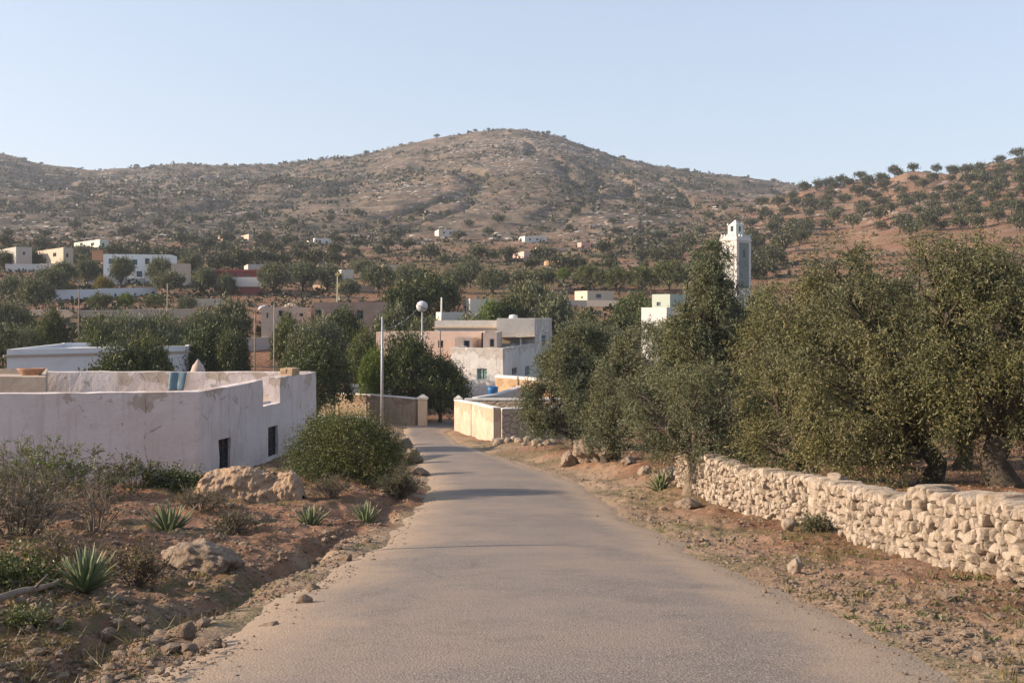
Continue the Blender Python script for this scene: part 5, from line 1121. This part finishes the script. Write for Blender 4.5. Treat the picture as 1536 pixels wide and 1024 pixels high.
# ------------------------------------------------------------------ poles
pole('tall grey metal pole rising behind the large shrub, a cable at its top', 573, 62, 475, .085, M['pole'])
def cable():
    a = np.array([W(574, 62)+.05, 62.0, ZP(493, 62)]); b = np.array([W(628, 80), 79.7, ZP(461, 80)]); t = np.linspace(0, 1, 16)[:, None]; P = a+(b-a)*t; P[:, 2] -= .35*4*(t*(1-t))[:, 0]
    mb = MB(); mb.tube(P-a, .012, 6); o = mb.build('cable', [M['pole']], None, a, True); tag(o, 'slack cable running from the grey metal pole up to the white globe', 'cable')
    for q, s in ((6, .07), (10, .06)):
        mb = MB(); V, T = ico(2); mb.add(V*[s*1.5, s, s]+(P[q]-a), T=T); ob('splice', mb.mesh('splice', [M['dull']], True), o)
cable()
def globe(t, h):
    mb = MB(); r = 8.6/F*80; V, T = ico(4); mb.add(V*[r, r*.8, r*.97]+[0, 0, h+r*.75], T=T); g = ob('globe', mb.mesh('globe', [flat((.50,.50,.51), .5, 0, 'white_enamel', .08)], True), t)
    mb = MB(); mb.lathe([(r*.18, 0), (r*.2, .15), (r*.45, .25)], (0, 0, h-.1), 12); ob('collar', mb.mesh('collar', [M['pole']], True), t)
    mb = MB(); a = np.linspace(-.15*math.pi, 1.15*math.pi, 24); nrm_ = np.array([.45, -.1, .89]); 
    u = norm(np.cross(nrm_, [0, 1, 0])); v = np.cross(nrm_, u)
    P = (np.cos(a)[:, None]*u+np.sin(a)[:, None]*v)*1.005*np.array([r, r*.8, r*.97])+[0, 0, h+r*.75]; mb.tube(P, .025, 5); ob('seam', mb.mesh('seam', [M['iron']], True), g)
pole('white globe on a slim pole in front of the pink house', 633, 80, 466, .09, M['pole'], 'globe_lamp', globe, 'lamp')
pole('thin dark pole left of the village, rising over the long white house', 118, 90, 437, .075, M['wood'])
pole('thin wooden pole beyond the roof of the whitewashed house, shorter of a pair', 382, 72, 467, .06, M['wood'])
pole('slim metal pole beside the wooden one, with a yellow tip', 411, 74, 455, .05, plaster((.27,.235,.18)))
def leafy_top(t, h):
    mb = MB(); mb.box((0, 0, h-.3), (.5, .2, .3)); mb.box((.15, 0, h-1.6), (.3, .2, .5)); ob('junction_box', mb.mesh('junction_box', [flat((.5,.42,.15), .6, 0, 'yellow_paint')]), t)
pole('pale pole with yellow boxes in the olive grove above the ruined house', 506, 122, 408, .09, plaster((.38,.36,.28)), 'utility_pole', leafy_top)
pole('short dark pole standing before the pink house', 660, 84, 496, .075, M['wood'])
pole('crooked pale pole by the village wall near the white villa', 251, 118, 425, .09, plaster((.27,.24,.20)))
pole('whitish pole on the roof of the low shed', 662, 115, 446, .12, plaster((.6,.57,.5)))

pole('bare wooden pole just outside the view, its long shadow crossing the road', -265, 14.2, 390, .07, M['wood'])
# ------------------------------------------------------------------ trees of the village
def V_(px, top, w, base=None, Y=None, kind='olive', label='', shape=None): village_tree(px, top, w, kind, label, base, Y, shape)
for a in [
 (190, 521, 150, None, 60, 'dark', 'dark fig tree in front of the long white house, the lower one', None), (222, 513, 100, None, 61.5, 'green', 'fig tree with brighter leaves in front of the long white house', 'round'),
 (478, 515, 122, None, 70, 'dark', 'biggest dark tree, beside the corner of the whitewashed house', None), (436, 537, 60, None, 71, 'green', 'paler green tree leaning on the biggest dark tree', 'round'),
 (612, 503, 112, None, 75, 'dark', 'dark green tree in front of the pink house, behind the grey metal pole', None), (660, 541, 108, None, 73.5, 'dark', 'dark rounded tree overhanging the gate post', None),
 (558, 528, 52, None, 74, 'bright', 'bright yellow-green young tree left of the grey metal pole', None), (545, 500, 70, None, 84, 'green', 'mid-green tree behind the bright young tree', None),
 (310, 490, 110, None, 80, 'dark', 'dark tree right behind the long white house', None), (345, 502, 72, None, 79, 'dark', 'dark spreading tree beside the two bare poles', None),
 (250, 478, 92, None, 88, 'olive', 'olive in the thick grove above the long white house, middle', None), (190, 476, 100, None, 87, 'olive', 'olive in the thick grove above the long white house, widest', None),
 (145, 482, 70, None, 86, 'green', 'green tree at the left end of the thick grove', None), (340, 453, 76, None, 100, 'olive', 'tall olive behind the thick grove, next to the stone house', None), (300, 470, 60, None, 96, 'olive', 'olive between the thick grove and the beige wall', None),
 (78, 468, 62, None, 92, 'dark', 'dark reddish tree beside the thin dark pole', None), (12, 456, 84, None, 95, 'olive', 'spreading olive at the edge of the village above the long house', None), (8, 488, 90, None, 84, 'olive', 'olive lowest at the village edge beside the long house', None), (50, 500, 60, None, 86, 'green', 'small green tree before the retaining wall', None),
 (430, 476, 66, None, 96, 'green', 'small green tree before the stone house', None), (475, 482, 92, None, 90, 'olive', 'grey olive in front of the ruined house window', None), (520, 466, 72, None, 98, 'dark', 'dark tree in front of the ruined house', None), (588, 462, 72, None, 105, 'olive', 'olive at the end of the ruined house', None), (640, 478, 60, None, 110, 'olive', 'olive behind the white globe', None),
 (640, 408, 100, None, 128, 'dark', 'large dark tree above the white globe', None), (600, 424, 74, None, 126, 'dark', 'dark tree left of the large one above the globe', None), (672, 428, 44, 466, None, 'olive', 'small olive right of the large dark tree', None),
 (735, 452, 50, None, 116, 'bright', 'fresh green shrub tree in front of the pale block', None), (764, 446, 70, None, 118, 'dark', 'dark tree covering the corner of the pale block', None), (790, 425, 84, None, 130, 'olive', 'tall olive right of the pale block', None), (832, 442, 76, None, 117, 'olive', 'rounded olive left of the long grey wall', None), (712, 476, 90, None, 110, 'green', 'low green tree behind the roof of the white house', None),
 (880, 470, 70, None, 108, 'dark', 'dark tree in the hedge row below the tan house, left one', None), (930, 466, 80, None, 109, 'dark', 'dark tree in the hedge row below the tan house, right one', None), (905, 490, 80, None, 88, 'olive', 'olive rising behind the bushy grey olive', None), (985, 452, 80, None, 125, 'green', 'green tree behind the small white house', None), (955, 440, 70, None, 132, 'green', 'leafy tree to the right of the tan house', None),
 (1140, 440, 90, None, 110, 'olive', 'olive at the foot of the minaret', None), (1060, 420, 70, None, 135, 'olive', 'olive behind the tall pointed one', None),
 # second line, Y ~ 130-170
 (182, 387, 42, 432, None, 'olive', 'round olive in front of the left part of the white villa', None), (131, 390, 40, 431, None, 'olive', 'olive with a clear trunk left of the villa', None), (97, 393, 38, 433, None, 'olive', 'olive with a slim trunk farther left of the villa', None), (155, 415, 32, 440, None, 'yellow', 'yellowing almond tree before the villa wall', None), (103, 424, 22, 441, None, 'yellow', 'small yellow almond bush by the garden wall', None),
 (241, 387, 44, 427, None, 'olive', 'olive hiding the right end of the villa', None), (252, 407, 52, 443, None, 'olive', 'olive by the crooked pole', None), (288, 378, 36, 412, None, 'olive', 'olive standing between villa and red house', None), (307, 403, 42, 443, None, 'olive', 'olive left of the red house, nearer one', None), (337, 412, 38, 444, None, 'olive', 'olive in front of the red house', None), (348, 385, 50, 405, None, 'olive', 'low olive behind the red house', None),
 (52, 420, 62, 466, None, 'olive', 'olive at the village edge with a bright top', None), (80, 402, 56, 448, None, 'olive', 'tall olive left of the garden wall', None), (22, 415, 60, 450, None, 'olive', 'olive at the village edge, far row', None), (40, 372, 48, 402, None, 'olive', 'olive in front of the grey-white house', None), (70, 384, 40, 404, None, 'olive', 'olive below the beige house', None), (120, 370, 34, 398, None, 'olive', 'olive between the beige house and the villa', None), (8, 378, 34, 405, None, 'green', 'green tree at the edge by the grey-white house', None),
 (150, 440, 44, 468, None, 'green', 'leafy shrub tree below the garden wall, left one', None), (188, 440, 30, 467, None, 'bright', 'bright shrub tree below the garden wall', None), (232, 442, 46, 468, None, 'green', 'shrub tree below the garden wall, near the crooked pole', None), (282, 444, 36, 470, None, 'olive', 'small olive below the crooked pole', None),
 (396, 402, 36, 438, None, 'olive', 'olive right of the red house', None), (411, 396, 50, 445, None, 'olive', 'grove olive with a dark trunk, first of the row above the stone house', None), (454, 394, 52, 437, None, 'olive', 'grove olive, second of the row above the stone house', None), (491, 397, 48, 438, None, 'olive', 'grove olive beside the pale pole with boxes', None), (522, 419, 44, 451, None, 'olive', 'low grove olive right of the pale pole', None), (566, 398, 58, 441, None, 'olive', 'broad grove olive above the ruined house', None), (546, 390, 40, 418, None, 'olive', 'grove olive behind the broad one', None), (612, 398, 50, 430, None, 'olive', 'grove olive above the dark trees', None),
 (705, 392, 50, 432, None, 'olive', 'olive on the terrace above the pale block, tallest', None), (740, 404, 60, 446, None, 'olive', 'bushy olive above the pale block', None), (684, 402, 44, 440, None, 'olive', 'olive left of the bushy one above the pale block', None), (778, 404, 50, 440, None, 'olive', 'olive above the long grey wall, left', None), (812, 402, 48, 436, None, 'olive', 'olive above the long grey wall', None), (845, 402, 24, 424, None, 'bright', 'small bright tree below the orange-brown house', None), (884, 398, 54, 436, None, 'green', 'dark green tree behind the tan house', None), (924, 400, 52, 438, None, 'green', 'dark green tree right of the tan house roof', None), (962, 398, 52, 438, None, 'green', 'green tree in the row toward the minaret', None), (1004, 392, 60, 440, None, 'green', 'broad green tree next to the pale green house', None), (1040, 395, 44, 436, None, 'olive', 'olive left of the tall pointed tree', None)]:
    px, top, w, base, Y, kind, lb, sh = a; V_(px, top, w, base, Y, kind, lb, sh)

# ------------------------------------------------------------------ scattered trees of the valley floor and the hills
def scatter(n, box, seed, hrange, label, group, sep, mat='hill', accept=None, name='olive_tree', jitter=1.0):
    """single trees at random spots on the slopes, kept apart from one another; box = span of azimuth and elevation"""
    rng = np.random.default_rng(seed); got = []; tries = 0
    while len(got) < n and tries < n*60:
        tries += 1; px = rng.uniform(box[0], box[1]); py = rng.uniform(box[2], box[3])
        if accept and not accept(px, py): continue
        if any(abs(px-a)*1.0 < sep and abs(py-b)*2.4 < sep for a, b in got): continue
        X, Y = hit(px, py, 120, 900)
        if not 130 < Y < 890: continue
        got.append((px, py)); r = rng.uniform(*hrange); me = proto('hilltree', int(rng.integers(0, 5)), 1, M[mat])
        o = ob(name, me, None, (X, Y, g1(X, Y)-.15)); o.rotation_euler = (0, 0, rng.uniform(0, 6.28)); o.scale = (r*rng.uniform(.9, 1.15), r*rng.uniform(.9, 1.15), r*1.5*rng.uniform(.85, 1.15)); tag(o, label, 'olive tree', group)
    return got
crest = lambda px: np.interp(px, [1100, 1180, 1240, 1300, 1400, 1450, 1536], [330, 300, 284, 273, 257, 246, 232])
vis = lambda px, py: py > crest(px)+4 and py < np.interp(px, [1050, 1130, 1170, 1220, 1300, 1360, 1420, 1536], [400, 440, 400, 345, 345, 360, 345, 345])
scatter(112, (1120, 1536, 236, 420), 301, (2.2, 3.5), 'olive tree in the loose rows dotting the red slope beyond the great olives', 'olive trees on the red slope', 20, accept=vis)
g = []
rng = np.random.default_rng(5)
for i, px in enumerate([1246, 1262, 1290, 1303, 1325, 1350, 1368, 1392, 1410, 1432, 1452, 1470, 1500, 1526]):
    Y = 476.0; X = W(px, Y); r = rng.uniform(2.3, 3.6); o = ob('olive_tree', proto('hilltree', i % 5, 1, M['hill']), None, (X, Y, g1(X, Y)-.2)); o.rotation_euler = (0, 0, i*1.7); o.scale = (r, r, r*1.45); tag(o, 'olive tree on the skyline of the red slope', 'olive tree', 'olive trees on the skyline of the red slope')
belt = lambda px, py: not (640 < px < 900 and py < 392) and not (318 < px < 425 and py < 364) and not (455 < px < 506 and py < 374) and not (100 < px < 260 and py < 385 and py > 355)
scatter(62, (0, 1070, 368, 410), 302, (2.0, 3.1), 'olive tree in the scattered belt between the village and the foot of the hill', 'olive trees below the hill', 22, accept=belt)
scatter(34, (0, 1100, 322, 366), 303, (1.9, 3.0), 'dark tree standing alone on the lowest slope of the main hill', 'trees on the lower hillside', 26, accept=lambda px, py: True)
for i, (px, d) in enumerate([(18, 0), (37, 0), (62, 0), (150, 0), (205, 0), (283, 0), (301, 0), (338, 0), (362, 0), (420, 0), (437, 0), (483, 0), (497, 0), (513, 0), (550, 0), (602, 0), (617, 0), (655, 0), (713, 0), (733, 0), (790, 0), (822, 0), (846, 0), (893, 0), (935, 0), (962, 0), (1012, 0), (1030, 0), (1045, 0), (1095, 0), (1120, 0), (1160, 0)]):
    Y = 893.0; X = W(px, Y); r = 1.3+1.7*((i*37) % 10)/10; o = ob('skyline_tree', proto('hilltree', i % 5, 1, M['hill']), None, (X, Y, g1(X, Y)-.3)); o.rotation_euler = (0, 0, i*1.3); o.scale = (r, r, r*1.35); tag(o, 'tiny tree on the skyline of the main hill', 'tree', 'trees on the skyline of the main hill')

def hill_scrub():
    rng = np.random.default_rng(77); n = 125000
    px = rng.uniform(-350, 1900, n); Y = np.exp(rng.uniform(math.log(112), math.log(892), n)); X = W(px, Y)
    dn = fbm(X/70., Y/70., 4, 91)+.5*fbm(X/16., Y/16., 2, 92)
    rav = fbm(X/55.0+fbm(X/200., Y/200., 2, 18)*2, Y/330.0, 3, 17); dn = dn+.5*np.exp(-(rav/.12)**2)*(Y > 330)-.12
    py = HZ-F*ground(X, Y, False)/Y
    bias = .22*np.exp(-((px-870)/70)**2)*(py < 330)+.20*np.exp(-((px-430)/130)**2-((py-305)/34)**2)+.30*(px < 560)*(py > 264)*(py < 345)+.12*((py > 345) & (py < 420))-.20*np.exp(-((px-650)/90)**2-((py-255)/50)**2)-.36*(px > 1120)-.1*np.exp(-((px-640)/120)**2-((py-365)/14)**2)
    keep = rng.random(n) < np.clip(.46+dn*1.4+bias, .02, 1)
    keep &= ~((Y < 235) & (rng.random(n) < .35))
    X, Y = X[keep], Y[keep]; Z = ground(X, Y); m = len(X)
    R = rng.uniform(.5, 1.35, m)*np.clip(Y/430, .55, 1.45)*np.where(rng.random(m) < .10, 1.9, np.where(rng.random(m) < .4, .65, 1.0)); k = 9
    d = norm(rng.normal(size=(m, k, 3))); d[..., 2] = np.abs(d[..., 2])*.9
    P = np.stack([X, Y, Z], 1)[:, None]+d*R[:, None, None]*rng.uniform(.3, 1, (m, k, 1)); D = norm(d+rng.normal(size=d.shape)*.7)
    L = np.repeat(R, k)*rng.uniform(.5, .95, m*k); V = leaf_quads(rng, P.reshape(-1, 3)-D.reshape(-1, 3)*L[:, None]*.4, D.reshape(-1, 3), L, L*.75)
    tag(ob('hillside_scrub', mk('hillside_scrub', V, np.arange(len(V)).reshape(-1, 4), mats=[M['scrubleaf']])), 'grey-green scrub covering the hillsides and fields', 'scrub', kind='stuff')
    # limestone showing through
    n = 34000; px = rng.uniform(-300, 1500, n); Y = rng.uniform(330, 890, n); X = W(px, Y); py = HZ-F*ground(X, Y, False)/Y
    band = np.exp(-((px-780)/110)**2-((py-228)/16)**2)*2.3+np.exp(-((px-300)/170)**2-((py-272)/9)**2)*2.0+.20+.25*np.exp(-((px-650)/100)**2-((py-270)/40)**2)+.3*np.sin(py*.9+fbm(px/90., py/30., 2, 3)*5)*.5
    kp = rng.random(n) < np.clip(band*.55+.35*fbm(X/40., Y/40., 3, 95), 0, 1); X, Y = X[kp], Y[kp]; m = len(X); B, T = ico(1)
    S = rng.uniform(.35, 1.0, m)[:, None]*np.array([2.1, .9, .55])
    V = B[None]*S[:, None]*rng.uniform(.75, 1.15, (m, len(B), 1)); a = rng.uniform(-.5, .5, m); c, s = np.cos(a), np.sin(a)
    V = np.stack([V[..., 0]*c[:, None]-V[..., 1]*s[:, None], V[..., 0]*s[:, None]+V[..., 1]*c[:, None], V[..., 2]], -1)+np.stack([X, Y, ground(X, Y)+.05], 1)[:, None]
    TT_ = (T[None]+(np.arange(m)*len(B))[:, None, None]).reshape(-1, 3)
    tag(ob('hillside_rocks', mk('hillside_rocks', V.reshape(-1, 3), T=TT_, mats=[M['hrock']])), 'pale limestone outcrops strewn over the hillside', 'rocks', kind='stuff')
hill_scrub()

# ------------------------------------------------------------------ gravel, litter and dry grass along the verges
def litter():
    rng = np.random.default_rng(55); n = 260000
    Y = np.exp(rng.uniform(math.log(5.0), math.log(56), n)); X = rng.uniform(-.60, .60, n)*Y; rd = road_dist(X, Y)
    pr = np.where(rd < -.7, .012, np.where(rd < -.1, .10+.5*(rd+.7), np.where(rd < 1.2, .8, np.where(X < 0, .85, .5))))*np.clip(.55+1.3*fbm(X/1.3, Y/1.3, 3, 51), .05, 1)
    pr = pr*np.where((X > 6.2), .4, 1); kp = rng.random(n) < pr*.75; X, Y, rd = X[kp], Y[kp], rd[kp]; m = len(X)
    B, T = ico(1); r = .006+.020*rng.random(m)**3.6; r = np.where(rng.random(m) < np.where(X < 0, .024, .010), r+.012+.04*rng.random(m)**2, r)*np.where(rd < .25, .5, 1.0)*(1+Y/60)
    V = B[None]*(1+.5*(rng.random((m, len(B), 1))-.5))*r[:, None, None]*np.stack([rng.uniform(.8, 1.5, m), rng.uniform(.8, 1.3, m), rng.uniform(.5, .9, m)], 1)[:, None]
    a = rng.uniform(0, 6.28, m); c, s = np.cos(a), np.sin(a); V = np.stack([V[..., 0]*c[:, None]-V[..., 1]*s[:, None], V[..., 0]*s[:, None]+V[..., 1]*c[:, None], V[..., 2]], -1)
    Z = ground(X, Y)+np.where(rd < 0, .085, 0); V = V+np.stack([X, Y, Z+r*.3], 1)[:, None]
    tag(ob('gravel', mk('gravel', V.reshape(-1, 3), T=(T[None]+(np.arange(m)*len(B))[:, None, None]).reshape(-1, 3), mats=[M['gravel']])), 'loose gravel and pebbles on the verges', 'gravel', kind='stuff')
    # grass and weed tufts
    def tufts(n, blades, hgt, wid, mat, name, label, seed, cond, lean=.6):
        rng = np.random.default_rng(seed); Y = np.exp(rng.uniform(math.log(5.0), math.log(58), n)); X = rng.uniform(-.6, .6, n)*Y; rd = road_dist(X, Y)
        kp = (rng.random(n) < cond(X, Y, rd)) & (rd > .12); X, Y = X[kp], Y[kp]; m = len(X); Z = ground(X, Y)
        P = np.repeat(np.stack([X, Y, Z-.01], 1), blades, 0)+np.concatenate([rng.normal(size=(m*blades, 2))*.035, np.zeros((m*blades, 1))], 1)
        D = rng.normal(size=P.shape)*lean; D[:, 2] = 1; s = np.repeat(rng.uniform(.5, 1.3, m), blades); L = hgt*s*rng.uniform(.5, 1.2, len(P))
        V = leaf_quads(rng, P, D, L, wid*rng.uniform(.7, 1.3, len(P)))
        tag(ob(name, mk(name, V, np.arange(len(V)).reshape(-1, 4), mats=[M[mat]])), label, 'grass', kind='stuff')
    pn = lambda X, Y, s: fbm(X/1.4, Y/1.4, 3, s)
    tufts(22000, 14, .10, .007, 'grass', 'dry_grass', 'dry straw-coloured grass tufts on the verges', 56, lambda X, Y, rd: np.clip(.10+1.1*pn(X, Y, 57), 0, 1)*.8*np.where((X < 0) & (Y < 16), .3, 1))
    tufts(9000, 16, .075, .014, 'green', 'weeds', 'low green weeds among the gravel', 58, lambda X, Y, rd: np.clip(.0+1.3*pn(X, Y, 59), 0, 1)*.75*np.where((X < 0) & (Y < 12), .5, 1), .9)
    tufts(16000, 10, .17, .007, 'dry', 'dry_litter', 'dead stalks and leaf litter on the banks', 60, lambda X, Y, rd: np.clip(.22+1.2*pn(X, Y, 61), 0, 1)*.6*(rd > .5)*np.where(X < 0, 1, .5), 1.4)
litter()

# ------------------------------------------------------------------ air, sky, sun, camera
ELEV, AZ = math.radians(22), math.atan2(-1.0, -.12)      # the sun stands low on the left, a little behind the camera
def air():
    mb = MB(); mb.box((0, 700, 88), (3400, 1640, 250)); m = bpy.data.materials.new('air'); m.use_nodes = True; nt = m.node_tree; nt.nodes.clear()
    out = nt.nodes.new('ShaderNodeOutputMaterial'); v = nt.nodes.new('ShaderNodeVolumePrincipled'); v.inputs['Color'].default_value = (.80, .87, 1, 1); v.inputs['Density'].default_value = HAZE; v.inputs['Anisotropy'].default_value = .2
    nt.links.new(v.outputs[0], out.inputs['Volume']); tag(mb.build('haze', m), 'thin bluish haze in the air', 'haze', kind='stuff')
HAZE = .0002
air()
w = bpy.data.worlds.new('World'); SC.world = w; w.use_nodes = True; nt = w.node_tree; nt.nodes.clear()
sky = nt.nodes.new('ShaderNodeTexSky'); sky.sky_type = 'NISHITA'; sky.sun_disc = False; sky.sun_elevation = ELEV; sky.sun_rotation = math.radians(265)
sky.altitude = 300; sky.air_density = 1.0; sky.dust_density = 2.2; sky.ozone_density = .7
bg = nt.nodes.new('ShaderNodeBackground'); bg.inputs[1].default_value = .15; wo = nt.nodes.new('ShaderNodeOutputWorld'); gm = nt.nodes.new('ShaderNodeGamma'); gm.inputs[1].default_value = .46; vm = nt.nodes.new('ShaderNodeVectorMath'); vm.operation = 'MULTIPLY'; vm.inputs[1].default_value = (1.38, 1.45, 1.6)
nt.links.new(sky.outputs[0], gm.inputs[0]); nt.links.new(gm.outputs[0], vm.inputs[0]); nt.links.new(vm.outputs[0], bg.inputs[0]); nt.links.new(bg.outputs[0], wo.inputs[0])
sl = bpy.data.lights.new('sun', 'SUN'); sl.energy = 5.0; sl.angle = math.radians(.6); sl.color = (1, .80, .60); so = bpy.data.objects.new('sun', sl); COL.objects.link(so)
S = Vector((-math.cos(ELEV)*.9962, -math.cos(ELEV)*.0872, math.sin(ELEV))); so.rotation_euler = S.to_track_quat('Z', 'Y').to_euler(); so.location = S*200
cd = bpy.data.cameras.new('camera'); cam = bpy.data.objects.new('camera', cd); COL.objects.link(cam); cam.location = (0, 0, 0); cam.rotation_euler = (math.pi/2, 0, 0)
cd.sensor_width = 36; cd.lens = 36*F/1536; cd.shift_y = (HZ-512)/1536; cd.clip_start = .1; cd.clip_end = 5000; SC.camera = cam
SC.view_settings.view_transform = 'Standard'; SC.view_settings.look = 'None'; SC.view_settings.exposure = 1.03; SC.view_settings.gamma = 1
SC.render.engine = 'CYCLES'; cy = SC.cycles; cy.max_bounces = 6; cy.diffuse_bounces = 3; cy.transmission_bounces = 4; cy.glossy_bounces = 2; cy.volume_bounces = 0; cy.caustics_reflective = False; cy.caustics_refractive = False; cy.sample_clamp_indirect = 6
cy.use_denoising = True; cy.use_adaptive_sampling = True; cy.adaptive_threshold = .01
